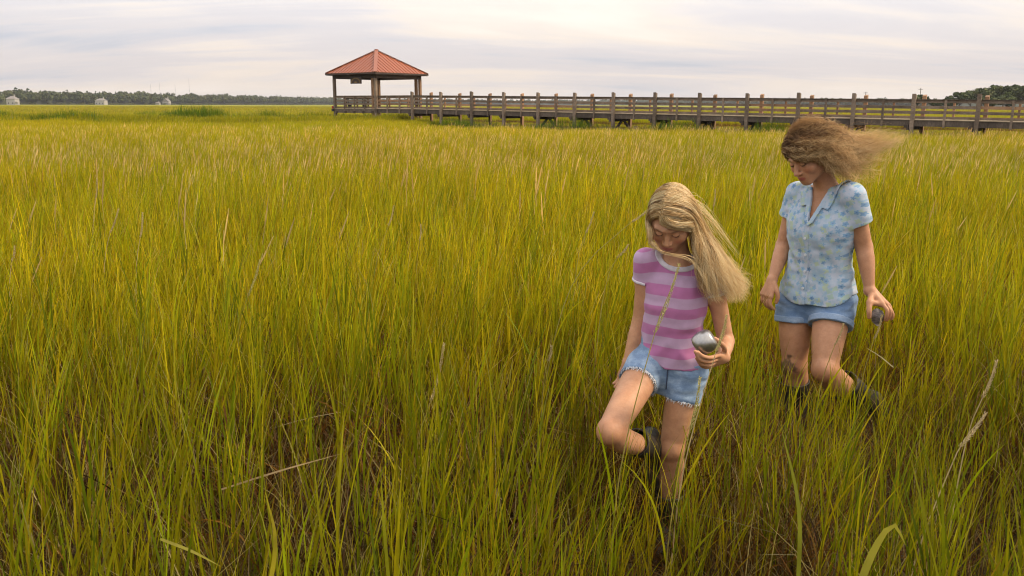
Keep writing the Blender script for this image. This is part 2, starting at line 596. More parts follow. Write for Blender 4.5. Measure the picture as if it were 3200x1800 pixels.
# railings of the shelter: left face, back faces and the part of the right face beyond the walk
sides = [((0.1, 0.0), (S5, 0.0), 'grey_wood', 4), ((S5, 0.0), (S5, S5), 'tan_wood', 4), ((S5, S5), (0, S5), 'tan_wood', 4), ((0, 2.3), (0, S5), 'tan_wood', 2)]
for (a0, b0), (a1, b1), mat, nn in sides:
    for j, (zlo, zhi) in enumerate(((0.855, 1.005), (0.555, 0.70), (0.285, 0.425), (0.03, 0.145))):
        mb = MB(); zc_ = ZD + (zlo + zhi) / 2
        mb.beam(hp(a0, b0, zc_), hp(a1, b1, zc_), 0.04, zhi - zlo)
        hpart('rail_board', mb, M['grey_wood' if random.random() < 0.6 else mat])
    mb = MB(); mb.beam(hp(a0, b0, ZD + 1.025), hp(a1, b1, ZD + 1.025), 0.16, 0.036)
    hpart('cap_rail', mb, M['grey_wood'])
    d = np.array([a1 - a0, b1 - b0]); d = d / np.linalg.norm(d); nn_ = np.array([d[1], -d[0]])
    for i in range(1, nn):
        f = i / nn
        mb = MB(); mb.box(hp(a0 + (a1 - a0) * f + nn_[0] * 0.07, b0 + (b1 - b0) * f + nn_[1] * 0.07, ZD + 0.30), E1, E2, Z3, 0.1, 0.1, 1.36)
        hpart('baluster_post', mb, M[mat])
# the rail between the shelter corner and the first bent
for j, (zlo, zhi) in enumerate(((0.855, 1.005), (0.555, 0.70), (0.285, 0.425), (0.03, 0.145))):
    mb = MB(); mb.beam(bp(-1.32, 0.02, ZD + (zlo + zhi) / 2), bp(-0.004, 0.02, ZD + (zlo + zhi) / 2), 0.038, zhi - zlo)
    wpart('rail_board', mb, M['tan_wood' if j in (1, 2) else 'grey_wood'])
    mb = MB(); mb.beam(bp(-1.32, WID, ZD + (zlo + zhi) / 2), bp(-0.004, WID, ZD + (zlo + zhi) / 2), 0.038, zhi - zlo)
    wpart('rail_board', mb, M['tan_wood'])
for ac in (0.01, WID):
    mb = MB(); mb.beam(bp(-1.32, ac, ZD + 1.023), bp(-0.002, ac, ZD + 1.023), 0.16, 0.034)
    wpart('cap_rail', mb, M['grey_wood'])
    mb = MB(); mb.beam(bp(-1.32, ac, ZD - 0.21), bp(-0.003, ac, ZD - 0.21), 0.075, 0.30)
    wpart('beam', mb, M['beam_wood'])
for n in (-0.48, -0.93):
    mb = MB(); mb.box(bp(n, -0.065, ZD + 0.30), U, NRM, Z3, 0.11, 0.10, 1.36)
    wpart('baluster_post', mb, M['grey_wood'])
mb = MB()
for i in range(28):
    mb.box(bp(-1.32 + i * 0.0472, WID / 2, ZD - 0.025), U, NRM, Z3, 0.138, WID + 0.16, 0.042)
o = wpart('deck_planks', mb, M['deck_wood']); o['kind'] = 'stuff'

# benches inside the shelter: seat, back boards, legs
for i, (a0, b0, a1, b1, ina, inb) in enumerate(((0.6, 0.45, 2.2, 0.45, 0, 1), (4.6, 0.8, 4.6, 4.2, -1, 0))):
    bn = empty('bench', tuple(hp((a0 + a1) / 2, (b0 + b1) / 2, ZD)))
    tag(bn, ('plank bench with slatted back behind the front corner post of the shelter', 'long plank bench along the left side of the shelter')[i], 'bench')
    BO = np.array(bn.location)

    def bpart(name, mb, mat):
        mb.v = [tuple(np.array(v) - BO) for v in mb.v]
        return mb.build(name, M[mat], bn)
    for k in range(3):
        mb = MB(); mb.beam(hp(a0 + ina * k * 0.13, b0 + inb * k * 0.13, ZD + 0.45), hp(a1 + ina * k * 0.13, b1 + inb * k * 0.13, ZD + 0.45), 0.12, 0.04)
        bpart('seat_plank', mb, 'grey_wood')
    for k in range(2):
        mb = MB(); mb.beam(hp(a0 - ina * 0.1, b0 - inb * 0.1, ZD + 0.64 + k * 0.2), hp(a1 - ina * 0.1, b1 - inb * 0.1, ZD + 0.64 + k * 0.2), 0.035, 0.13)
        bpart('back_board', mb, 'grey_wood')
    for f in (0.08, 0.92):
        a = a0 + (a1 - a0) * f; b_ = b0 + (b1 - b0) * f
        mb = MB(); mb.box(hp(a + ina * 0.13, b_ + inb * 0.13, ZD + 0.215), E1, E2, Z3, 0.09 + 0.3 * abs(ina), 0.09 + 0.3 * abs(inb), 0.43)
        mb.box(hp(a - ina * 0.06, b_ - inb * 0.06, ZD + 0.46), E1, E2, Z3, 0.06, 0.06, 0.9)
        bpart('leg', mb, 'dark_wood')

# hanging name board with an arched emblem, under the left eave
sg = empty('hanging_sign', tuple(hp(2.2, -0.16, ZE - 0.60)))
tag(sg, 'dark wooden board with pale arched emblem hanging below the left eave', 'sign')
SO = np.array(sg.location)
M['sign_dark'] = plain('sign board brown', (0.045, 0.026, 0.016), 0.6, 0.2)
M['sign_gold'] = plain('sign emblem ochre', (0.17, 0.10, 0.03), 0.6, 0.15)


def spart(name, mb, mat, parent=None):
    mb.v = [tuple(np.array(v) - SO) for v in mb.v]
    return mb.build(name, mat, parent or sg)


mb = MB(); mb.box(hp(2.2, -0.16, ZE - 0.60), E1, E2, Z3, 1.32, 0.05, 0.56)
spart('board', mb, M['sign_dark'])
mb = MB()
for r0, r1, yy in ((0.44, 0.54, -0.195), (0.0, 0.17, -0.195)):
    K = 14
    for k in range(K):
        q = [math.pi * k / K, math.pi * (k + 1) / K]
        pts = []
        for off in (0.0, -0.015):
            for rr, aa in ((r0, q[0]), (r1, q[0]), (r1, q[1]), (r0, q[1])):
                pts.append(hp(2.2 + rr * math.cos(aa) * 1.05, yy + off, ZE - 0.82 + rr * math.sin(aa) * 0.8))
        mb.hexa(pts)
spart('emblem', mb, M['sign_gold'])
for s in (-0.5, 0.5):
    mb = MB(); mb.beam(hp(2.2 + s, -0.16, ZE - 0.33), hp(2.2 + s, -0.16, ZE - 0.2), 0.03, 0.03, up=(1, 0, 0))
    spart('hanger', mb, M['sign_dark'])
# red reflector on the outer corner
rf = empty('reflector', tuple(hp(S5 + 0.22, -0.1, ZD - 0.1)))
tag(rf, 'small red reflector in a black bracket on the shelter corner', 'reflector')
mtr = plain('red reflector lens', (0.35, 0.015, 0.01), 0.25, 0.1)
mb = MB(hp(S5 + 0.22, -0.1, ZD - 0.1)); mb.tube([hp(S5 + 0.22, -0.1, ZD - 0.02), hp(S5 + 0.22, -0.1, ZD + 0.19)], [0.085, 0.075], 10)
mb.build('lens', mtr, rf)
mb = MB(hp(S5 + 0.22, -0.1, ZD - 0.1)); mb.box(hp(S5 + 0.15, -0.1, ZD - 0.14), E1, E2, Z3, 0.26, 0.18, 0.22)
mb.build('bracket', plain('black bracket', (0.02, 0.02, 0.02), 0.6), rf)

# ------------------------------------------------------------------ far woods, houses, trees
mt = bpy.data.materials.new('tree foliage'); mt.use_nodes = True
t = mt.node_tree; b = t.nodes['Principled BSDF']
av = N(t, 'ShaderNodeAttribute', attribute_name='leaf', attribute_type='GEOMETRY')
a2 = N(t, 'ShaderNodeAttribute', attribute_name='tint', attribute_type='INSTANCER')
t.links.new(av.outputs['Color'], b.inputs['Base Color']); b.inputs['Roughness'].default_value = 0.7
b.inputs['Specular IOR Level'].default_value = 0.2
M['foliage'] = mt
M['bark'] = plain('bark', (0.10, 0.075, 0.055), 0.9, 0.35, 6, 0, 0.02)


def crown(rx, ry, rz, nleaf, size, cols, seed, lobes=9):
    """leaf clumps through the volume of a lumpy crown"""
    r = np.random.default_rng(seed)
    ctr = r.normal(0, 1, (lobes, 3)); ctr /= np.linalg.norm(ctr, axis=1)[:, None]
    ctr *= (r.uniform(0.25, 0.72, lobes))[:, None]; ctr[:, 2] = ctr[:, 2] * 0.8
    lr = r.uniform(0.28, 0.52, lobes)
    which = r.integers(0, lobes, nleaf)
    d = r.normal(0, 1, (nleaf, 3)); d /= np.linalg.norm(d, axis=1)[:, None]
    rad = lr[which] * r.uniform(0.55, 1.0, nleaf) ** 0.6
    c = (ctr[which] + d * rad[:, None]) * np.array([rx, ry, rz])
    a = r.normal(0, 1, (nleaf, 3)); a /= np.linalg.norm(a, axis=1)[:, None]
    nn = d + r.normal(0, 0.5, (nleaf, 3)); nn /= np.linalg.norm(nn, axis=1)[:, None]
    a -= nn * (a * nn).sum(1)[:, None]; a /= np.linalg.norm(a, axis=1)[:, None]
    b_ = np.cross(nn, a)
    s = (size * r.uniform(0.6, 1.4, nleaf))[:, None]
    V = np.stack([c - a * s - b_ * s * 0.6, c + a * s - b_ * s * 0.5, c + a * s * 0.7 + b_ * s * 0.6, c - a * s * 0.6 + b_ * s * 0.7], 1).reshape(-1, 3)
    F = np.arange(4 * nleaf).reshape(-1, 4)
    cc = np.asarray(cols)[r.integers(0, len(cols), lobes)][which] * r.uniform(0.75, 1.25, nleaf)[:, None]
    C = np.concatenate([np.repeat(cc, 4, 0), np.ones((4 * nleaf, 1))], 1)
    return V, F, C


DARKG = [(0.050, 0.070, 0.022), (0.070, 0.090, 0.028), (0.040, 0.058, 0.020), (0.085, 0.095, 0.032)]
# the wood on the far shore reads as one mass
Vs, Fs, Cs, k0 = [], [], [], 0
src = [crown(5.0, 5.0, 4.6, 150, 1.0, DARKG, 100 + i) for i in range(8)]
r = np.random.default_rng(9)
shore = [(-1500, 640), (-760, 780), (-540, 905), (-420, 1300), (-352, 1680), (-60, 2300), (300, 2300), (520, 1500), (520, 900), (430, 560)]
TH = [19, 19, 18.5, 17, 15.5, 17, 17, 15, 10, 7]
for i in range(len(shore) - 1):
    a_, b_ = np.array(shore[i], float), np.array(shore[i + 1], float)
    L = np.linalg.norm(b_ - a_)
    cnt = int(L / 1.25)
    for j in range(cnt):
        f = r.random(); q = a_ * (1 - f) + b_ * f
        row = r.random()
        q = q + np.array([r.normal(0, 4), row * 45])
        h = (TH[i] * (1 - f) + TH[i + 1] * f) * r.uniform(0.78, 1.06) * (0.78 + 0.26 * row)
        V, F, C = src[r.integers(0, 8)]
        a = r.uniform(0, 6.28); ca, sa = math.cos(a), math.sin(a)
        sc = np.array([h / 15, h / 15, h / 12.0])
        Vr = V * sc
        Vr = np.stack([Vr[:, 0] * ca - Vr[:, 1] * sa, Vr[:, 0] * sa + Vr[:, 1] * ca, Vr[:, 2]], 1) + np.array([q[0], q[1], h * 0.62])
        Vs.append(Vr); Fs.append(F + k0); k0 += len(V)
        Cs.append(C * np.array([*(np.ones(3) * r.uniform(0.7, 1.2)), 1]))
        # low scrub at the water's edge
        if j % 3 == 0:
            V2 = V * np.array([0.5, 0.4, 0.36]) + np.array([q[0], q[1] - row * 45 - 3, 1.6])
            Vs.append(V2); Fs.append(F + k0); k0 += len(V); Cs.append(C * np.array([1.5, 1.3, 1.3, 1]))
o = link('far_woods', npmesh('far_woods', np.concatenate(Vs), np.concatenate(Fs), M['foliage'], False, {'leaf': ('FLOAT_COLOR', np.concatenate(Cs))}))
tag(o, 'dark band of woodland along the far shore of the marsh', 'woods', kind='stuff')
# rising ground the woods stand on, so that no sky shows low between the crowns
mb = MB()
for i in range(len(shore) - 1):
    (x0, y0), (x1, y1) = shore[i], shore[i + 1]
    h0, h1 = TH[i] * 0.55, TH[i + 1] * 0.55
    P = [(x0, y0 + 14, -1), (x1, y1 + 14, -1), (x1, y1 + 40, h1), (x0, y0 + 40, h0), (x1, y1 + 120, h1), (x0, y0 + 120, h0), (x1, y1 + 150, -1), (x0, y0 + 150, -1)]
    mb.poly(P, [(0, 1, 2, 3), (3, 2, 4, 5), (5, 4, 6, 7)])
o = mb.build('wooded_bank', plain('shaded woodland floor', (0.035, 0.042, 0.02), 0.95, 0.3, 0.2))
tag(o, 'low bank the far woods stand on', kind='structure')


def tree(x, y, h, rx, seed, label, dense=1.0, group='trees on the right hand shore'):
    tr_ = empty('broadleaf_tree', (x, y, 0))
    tag(tr_, label, 'tree', group)
    V, F, C = crown(rx, rx * 0.9, h * 0.40, int(1500 * dense), 0.34, DARKG, seed, 11)
    V = V + np.array([0, 0, h * 0.62])
    link('crown', npmesh('crown', V, F, M['foliage'], False, {'leaf': ('FLOAT_COLOR', C * np.array([1.0, 1.0, 0.9, 1]))}), tr_)
    mb = MB(); rr = np.random.default_rng(seed)
    mb.tube([(0, 0, -0.3), (0.1, 0, h * 0.25), (0.05, 0.1, h * 0.6)], [0.26, 0.2, 0.1], 7)
    for k in range(5):
        a = rr.uniform(0, 6.28); z0 = h * rr.uniform(0.22, 0.45)
        mb.tube([(0.06, 0, z0), (math.cos(a) * rx * 0.35, math.sin(a) * rx * 0.35, z0 + h * 0.14), (math.cos(a) * rx * 0.65, math.sin(a) * rx * 0.65, z0 + h * 0.25)], [0.12, 0.08, 0.03], 5)
    mb.build('trunk', M['bark'], tr_)


def rx_at(px, Y):
    return (px - 1600) / FPX * Y * 0.978


TR = [(2865, 284, 5.6, 3.4, 'small dark round tree behind the boardwalk post, apart from the rest'),
      (2925, 290, 4.0, 2.6, 'lowest dark bush just showing over the railing'),
      (2962, 296, 5.0, 3.2, 'low tree at the left foot of the tree mound'),
      (2995, 300, 6.6, 3.6, 'small rounded tree second from left on the tree mound'),
      (3030, 306, 7.6, 4.0, 'mid sized tree on the left slope of the tree mound'),
      (3066, 300, 8.2, 4.2, 'dark tree left of the mound top'),
      (3100, 310, 9.6, 4.8, 'broad dark tree on the left shoulder of the mound'),
      (3132, 304, 9.4, 4.4, 'tall tree left of the mound summit'),
      (3165, 312, 10.2, 5.0, 'tallest tree crowning the tree mound'),
      (3200, 306, 9.4, 4.8, 'broad tree cut by the right picture edge'),
      (3236, 310, 8.8, 4.8, 'tree just beyond the right picture edge'),
      (3085, 280, 4.6, 3.0, 'pale green shrub in front of the mound left of the last tall post'),
      (3145, 284, 5.2, 3.4, 'mid green bushy tree in front of the mound beside the last tall post')]
for i, (px, Y, h, rr_, lab) in enumerate(TR):
    tree(rx_at(px, Y), Y, h, rr_, 300 + i, lab)

M['white_wall'] = plain('white siding', (0.36, 0.34, 0.33), 0.6, 0.08)
M['pale_roof'] = plain('grey shingle roof', (0.30, 0.25, 0.22), 0.8, 0.15)
M['house_roof'] = plain('pinkish grey roof', (0.21, 0.19, 0.18), 0.8, 0.12)
M['pane'] = plain('dark window glass', (0.06, 0.06, 0.07), 0.15, 0.1)


def house(x, y, w, d, h, roof_h, label, porch=True, gable=True, name='house', zb=0.3):
    hs = empty(name, (x, y, 0)); tag(hs, label, 'house', 'houses on the far shore')
    mb = MB(); mb.box((0, 0, zb + h / 2), (1, 0, 0), (0, 1, 0), Z3, w, d, h); mb.build('wall', M['white_wall'], hs)
    e = 0.5; z0 = zb + h
    mb = MB()
    if gable:
        mb.poly([(-w / 2 - e, -d / 2 - e, z0), (w / 2 + e, -d / 2 - e, z0), (0, -d / 2 - e, z0 + roof_h),
                 (-w / 2 - e, d / 2 + e, z0), (w / 2 + e, d / 2 + e, z0), (0, d / 2 + e, z0 + roof_h)],
                [(0, 1, 2), (5, 4, 3), (0, 2, 5, 3), (1, 4, 5, 2), (0, 3, 4, 1)])
    else:
        mb.poly([(-w / 2 - e, -d / 2 - e, z0), (w / 2 + e, -d / 2 - e, z0), (w / 2 + e, d / 2 + e, z0), (-w / 2 - e, d / 2 + e, z0),
                 (-w * 0.18, 0, z0 + roof_h), (w * 0.18, 0, z0 + roof_h)],
                [(0, 1, 5, 4), (1, 2, 5), (2, 3, 4, 5), (3, 0, 4), (3, 2, 1, 0)])
    rf_ = mb.build('roof', M['house_roof'], hs)
    mb = MB(); mb.box((w * 0.22, 0.5, z0 + roof_h * 0.9), (1, 0, 0), (0, 1, 0), Z3, 0.9, 0.9, roof_h * 0.9 + 0.8); mb.build('chimney', M['white_wall'], rf_)
    nw = max(2, int(w / 3))
    for fl in range(max(1, int(h / 3))):
        for k in range(nw):
            cxw = -w / 2 + w * (k + 0.5) / nw; cz = zb + 1.6 + fl * 2.9
            if cz + 0.9 > z0:
                continue
            mb = MB(); mb.box((cxw, -d / 2 - 0.06, cz), (1, 0, 0), (0, 1, 0), Z3, 1.3, 0.12, 1.7); fr = mb.build('window', M['white_wall'], hs)
            mb = MB(); mb.box((cxw, -d / 2 - 0.13, cz), (1, 0, 0), (0, 1, 0), Z3, 1.05, 0.04, 1.45); mb.build('pane', M['pane'], fr)
    if porch:
        mb = MB(); mb.box((w * 0.62, -d * 0.2, zb + h * 0.52), (1, 0, 0), (0, 1, 0), Z3, w * 0.36, d * 0.7, 0.3)
        for k in range(3):
            mb.box((w * 0.48 + k * w * 0.15, -d * 0.5, zb + h * 0.26), (1, 0, 0), (0, 1, 0), Z3, 0.35, 0.35, h * 0.52)
        mb.build('porch', M['white_wall'], hs)
    return hs


house(rx_at(40, 840), 840, 8.0, 8, 5.6, 2.8, 'large white shore house with a side porch at the far left', True, False)
house(rx_at(316, 960), 960, 10, 8, 4.8, 2.2, 'wide white two storey house in the middle of the left shore', False, False)
house(rx_at(520, 1150), 1150, 8, 8, 4.2, 4.2, 'white house with a steep peaked gable', True, True)
house(rx_at(641, 1330), 1330, 6, 5, 3.2, 2.6, 'tiny white gabled boathouse nearest the shelter', False, True, 'boathouse')
house(rx_at(743, 1480), 1480, 9, 6, 2.2, 1.2, 'low white shed beside the water right of the boathouse', False, False, 'shed')
house(rx_at(502, 1150), 1140, 5, 5, 2.4, 1.5, 'small low outbuilding left of the peaked gable house', False, False, 'shed')
house(rx_at(3135, 300), 262, 3.4, 3, 2.0, 1.1, 'grey white hut seen through the railing at the right edge', False, True, 'hut', 0.3)

for i, (px, topy, Y) in enumerate(((474, 266, 1500), (502, 262, 1500), (550, 267, 1500), (594, 250, 1500))):
    h = 1.62 + (325 - topy) * Y / FPX
    ms_ = empty('radio_mast', (rx_at(px, Y), Y, 0))
    tag(ms_, ('leftmost thin radio mast over the far woods', 'second thin radio mast from the left', 'third and shortest radio mast over the woods', 'tallest rightmost radio mast over the far woods')[i], 'mast', 'radio masts beyond the woods')
    mb = MB(); mb.tube([(0, 0, 0), (0, 0, h)], [0.13, 0.09], 5)
    for k in range(4):
        mb.box((0, 0, h * (0.4 + 0.15 * k)), (1, 0, 0), (0, 1, 0), Z3, 0.9, 0.1, 0.25)
    mb.build('pole', M['pane'], ms_)
for i, (px, topy, Y) in enumerate(((2701, 290, 420), (2871, 279, 420))):
    h = 1.62 + (331 - topy) * Y / FPX
    up_ = empty('utility_pole', (rx_at(px, Y), Y, 0))
    tag(up_, ('shorter utility pole left of the tree mound', 'taller utility pole rising beside a tall boardwalk post')[i], 'utility pole', 'utility poles on the right hand shore')
    mb = MB(); mb.tube([(0, 0, 0), (0, 0, h)], [0.2, 0.13], 6); mb.build('pole', M['bark'], up_)
    mb = MB(); mb.box((0, 0, h - 0.6), (1, 0, 0), (0, 1, 0), Z3, 2.2, 0.14, 0.16); mb.build('crossarm', M['bark'], up_)

# ------------------------------------------------------------------ marsh grass
mt = bpy.data.materials.new('marsh grass'); mt.use_nodes = True
t = mt.node_tree; t.nodes.clear()
a1 = N(t, 'ShaderNodeAttribute', attribute_name='leaf', attribute_type='GEOMETRY')
a2 = N(t, 'ShaderNodeAttribute', attribute_name='tint', attribute_type='INSTANCER')
base = mixc(t, 1.0, a1.outputs['Color'], a2.outputs['Color'], 'MULTIPLY')
p = geopos(t)
base = mixc(t, 1.0, base, ramp(t, noise(t, p, 14, 3), [(0.25, 0.75), (0.75, 1.22)]), 'MULTIPLY')
pb = N(t, 'ShaderNodeBsdfPrincipled'); pb.inputs['Roughness'].default_value = 0.55
pb.inputs['Specular IOR Level'].default_value = 0.16
tr = N(t, 'ShaderNodeBsdfTranslucent')
t.links.new(base, pb.inputs['Base Color'])
t.links.new(mixc(t, 1.0, base, (1.35, 1.3, 0.6), 'MULTIPLY'), tr.inputs['Color'])
ms = N(t, 'ShaderNodeMixShader'); ms.inputs[0].default_value = 0.34
t.links.new(pb.outputs[0], ms.inputs[1]); t.links.new(tr.outputs[0], ms.inputs[2])
out = N(t, 'ShaderNodeOutputMaterial'); t.links.new(ms.outputs[0], out.inputs[0])
M['grass'] = mt
mt2 = mt.copy(); mt2.name = 'single leaf'
for n_ in list(mt2.node_tree.nodes):
    if n_.bl_idname == 'ShaderNodeAttribute' and n_.attribute_name == 'tint':
        for l_ in list(n_.outputs['Color'].links):
            s_ = l_.to_socket; mt2.node_tree.links.remove(l_); s_.default_value = (1, 1, 1, 1)
M['plainleaf'] = mt2

GREEN = [(0.245, 0.305, 0.006), (0.300, 0.345, 0.006), (0.350, 0.345, 0.007), (0.165, 0.220, 0.008), (0.280, 0.290, 0.007)]
YELLOW = [(0.43, 0.39, 0.010), (0.46, 0.39, 0.014), (0.39, 0.37, 0.008)]
RUST = [(0.22, 0.10, 0.025), (0.27, 0.14, 0.03), (0.16, 0.075, 0.025)]
STRAW = [(0.48, 0.41, 0.23), (0.56, 0.49, 0.31), (0.42, 0.34, 0.19)]
THATCH = [(0.085, 0.055, 0.032), (0.125, 0.085, 0.052), (0.055, 0.036, 0.022), (0.20, 0.14, 0.085)]


class Blades:
    """gathers ribbons with a colour per vertex"""
    def __init__(self):
        self.V = []; self.F = []; self.C = []; self.n = 0

    def ribbon(self, pts, wid, c0, c1, face=None, cend=None):
        pts = np.asarray(pts, dtype=float); k = len(pts)
        d = np.gradient(pts, axis=0)
        d /= np.linalg.norm(d, axis=1)[:, None] + 1e-9
        if face is None:
            a = random.uniform(0, 2 * math.pi); face = np.array([math.cos(a), math.sin(a), 0.15])
        s = np.cross(d, face); s /= np.linalg.norm(s, axis=1)[:, None] + 1e-9
        w = np.asarray(wid)[:, None] / 2
        f = np.linspace(0, 1, k)[:, None]
        c = np.asarray(c0) * (1 - f) + np.asarray(c1) * f
        if cend is not None:
            e = np.clip((f - 0.72) / 0.28, 0, 1); c = c * (1 - e) + np.asarray(cend) * e
        v = np.empty((2 * k, 3)); v[0::2] = pts - s * w; v[1::2] = pts + s * w
        cc = np.repeat(c, 2, axis=0)
        self.V.append(v); self.C.append(cc)
        for i in range(k - 1):
            b = self.n + 2 * i
            self.F.append((b, b + 1, b + 3, b + 2))
        self.n += 2 * k

    def mesh(self, name, mat):
        C = np.concatenate(self.C); C = np.concatenate([C, np.ones((len(C), 1))], 1)
        return npmesh(name, np.concatenate(self.V), self.F, mat, True, {'leaf': ('FLOAT_COLOR', C)})


def curve_leaf(p0, az, tilt, L, droop, k):
    """points of a leaf that starts at angle `tilt` from upright and bows outward by `droop`"""
    pts = [np.array(p0, dtype=float)]
    for i in range(k - 1):
        u = (i + 0.5) / (k - 1)
        a = tilt + droop * u ** 1.7
        pts.append(pts[-1] + np.array([math.sin(a) * math.cos(az), math.sin(a) * math.sin(az), math.cos(a)]) * L / (k - 1))
    return pts


def leafw(w, k):
    f = np.linspace(0, 1, k)
    return w * np.clip(0.72 + 0.9 * f - 1.62 * f ** 2.1, 0.05, 1.0)


def tiller(B, x, y, H, seg=6, nl=6, wide=1.0, head=False, stem=True, lean=0.06):
    """one cordgrass shoot: culm, stiff pointed leaves, withered lower leaves, now and then a seed spike"""
    az = random.gauss(0.2, 1.3); ln = abs(random.gauss(lean, 0.06))
    top = np.array([x + math.sin(ln) * math.cos(az) * H, y + math.sin(ln) * math.sin(az) * H, H * math.cos(ln)])
    b0 = np.array([x, y, -0.03])
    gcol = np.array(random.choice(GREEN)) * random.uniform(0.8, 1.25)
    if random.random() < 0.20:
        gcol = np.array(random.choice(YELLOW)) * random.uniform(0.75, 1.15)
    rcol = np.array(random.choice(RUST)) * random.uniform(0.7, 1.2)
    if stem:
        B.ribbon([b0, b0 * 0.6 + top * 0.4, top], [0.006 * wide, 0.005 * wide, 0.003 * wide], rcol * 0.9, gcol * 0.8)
    for i in range(nl):
        f = 0.12 + 0.86 * (i + random.random() * 0.6) / nl
        p0 = b0 * (1 - f) + top * f
        dead = f < 0.52 and random.random() < 0.85  # withered leaves, made frequent so their brown also stands in for shade low down
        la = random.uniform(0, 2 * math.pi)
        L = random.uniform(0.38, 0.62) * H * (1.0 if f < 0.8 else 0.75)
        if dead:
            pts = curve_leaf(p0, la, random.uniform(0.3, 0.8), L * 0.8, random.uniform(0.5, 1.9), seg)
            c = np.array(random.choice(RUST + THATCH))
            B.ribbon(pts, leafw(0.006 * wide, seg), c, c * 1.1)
        else:
            pts = curve_leaf(p0, la + 0.0, random.uniform(0.05, 0.30), L, random.uniform(0.0, 0.36), seg)
            q = np.array(pts); q[:, 0] += 0.035 * H * np.linspace(0, 1, seg) ** 2
            tip = np.array(random.choice(YELLOW + RUST + STRAW)) if random.random() < 0.35 else None
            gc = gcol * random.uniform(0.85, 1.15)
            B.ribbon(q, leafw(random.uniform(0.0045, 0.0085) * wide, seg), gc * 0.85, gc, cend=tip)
    if head:
        s = np.array(random.choice(STRAW)) * random.uniform(0.9, 1.2)
        d = np.array([0.07 + random.gauss(0, 0.09), random.gauss(0, 0.08), 1.0]); d /= np.linalg.norm(d)
        h0 = top; h1 = top + d * H * random.uniform(0.16, 0.26)
        B.ribbon([h0, h1], [0.003 * wide, 0.003 * wide], s * 0.8, s * 0.8)
        m0 = h0 * 0.45 + h1 * 0.55; h2 = h1 + d * H * 0.14 + np.array([0.03, 0, 0])
        for a in (0, 1.57):
            B.ribbon([m0, m0 * 0.7 + h2 * 0.3, m0 * 0.3 + h2 * 0.7, h2], np.array([0.003, 0.0078, 0.0070, 0.002]) * wide, s, s * 1.05,
                     face=np.array([math.cos(a), math.sin(a), 0.1]))


#@grass
GC = bpy.data.collections.new('grass shoots')
kinds = {}


def add_kind(k, B):
    name = 'grass_shoot.%03d' % len(GC.objects)
    o = bpy.data.objects.new(name, B.mesh(name, M['grass']))
    GC.objects.link(o); kinds.setdefault(k, []).append(len(GC.objects) - 1)


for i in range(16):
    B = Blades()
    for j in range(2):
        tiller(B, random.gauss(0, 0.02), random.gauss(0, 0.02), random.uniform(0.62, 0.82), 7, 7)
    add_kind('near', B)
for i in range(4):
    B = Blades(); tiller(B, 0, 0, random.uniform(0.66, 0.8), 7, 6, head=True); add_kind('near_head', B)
for i in range(5):                                   # withered stalks and litter between the shoots
    B = Blades()
    for j in range(12):
        c = np.array(random.choice(THATCH + RUST + STRAW[:1])) * random.uniform(0.7, 1.2)
        pts = curve_leaf((random.gauss(0, 0.06), random.gauss(0, 0.06), -0.01), random.uniform(0, 6.28), random.uniform(0.1, 1.25),
                         random.uniform(0.2, 0.55), random.uniform(-0.4, 1.2), 5)
        B.ribbon(pts, leafw(random.uniform(0.002, 0.0055), 5), c, c)
    add_kind('dead', B)
for i in range(5):                                   # a few broad lush shoots
    B = Blades(); az = random.uniform(0, 6.28)
    for j in range(6):
        gc = np.array(random.choice(GREEN + YELLOW[:1])) * random.uniform(.8, 1.15)
        pts = curve_leaf((random.gauss(0, .008), random.gauss(0, .008), -.01), az + j * 2.4, random.uniform(.04, .30), random.uniform(.55, .86), random.uniform(.0, .45), 8)
        B.ribbon(pts, leafw(random.uniform(.009, .0145), 8), gc * .8, gc, cend=np.array(random.choice(YELLOW + RUST)))
    add_kind('broad', B)
for i in range(5):                                   # broken straw lying across
    B = Blades(); az = random.choice([0.1, 3.3]) + random.gauss(0, .5)
    for j in range(3):
        c = np.array(random.choice(STRAW + THATCH[1:2])) * random.uniform(.55, 1.0)
        pts = curve_leaf((random.gauss(0, .03), random.gauss(0, .03), random.uniform(.08, .38)), az + random.gauss(0, .12), random.uniform(1.1, 1.45), random.uniform(.3, .75), random.uniform(-.1, .25), 5)
        B.ribbon(pts, leafw(random.uniform(.0022, .0042), 5), c, c)
    add_kind('broken', B)
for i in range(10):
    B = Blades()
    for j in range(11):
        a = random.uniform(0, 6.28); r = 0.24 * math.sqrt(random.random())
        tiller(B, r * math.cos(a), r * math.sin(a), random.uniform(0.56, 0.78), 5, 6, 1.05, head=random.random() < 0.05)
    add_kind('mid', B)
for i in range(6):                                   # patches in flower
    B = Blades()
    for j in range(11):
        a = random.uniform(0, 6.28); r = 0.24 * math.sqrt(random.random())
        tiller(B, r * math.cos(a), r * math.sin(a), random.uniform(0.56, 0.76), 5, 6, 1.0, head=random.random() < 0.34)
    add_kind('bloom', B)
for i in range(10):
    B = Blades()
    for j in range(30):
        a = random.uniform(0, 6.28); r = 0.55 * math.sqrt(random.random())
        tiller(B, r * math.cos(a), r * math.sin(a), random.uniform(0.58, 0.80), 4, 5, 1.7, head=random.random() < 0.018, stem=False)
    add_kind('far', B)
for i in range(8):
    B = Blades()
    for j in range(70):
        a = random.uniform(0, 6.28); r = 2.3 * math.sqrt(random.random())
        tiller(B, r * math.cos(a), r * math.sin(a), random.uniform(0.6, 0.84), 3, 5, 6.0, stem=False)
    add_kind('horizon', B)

P_, I_, R_, S_, T_ = [], [], [], [], []


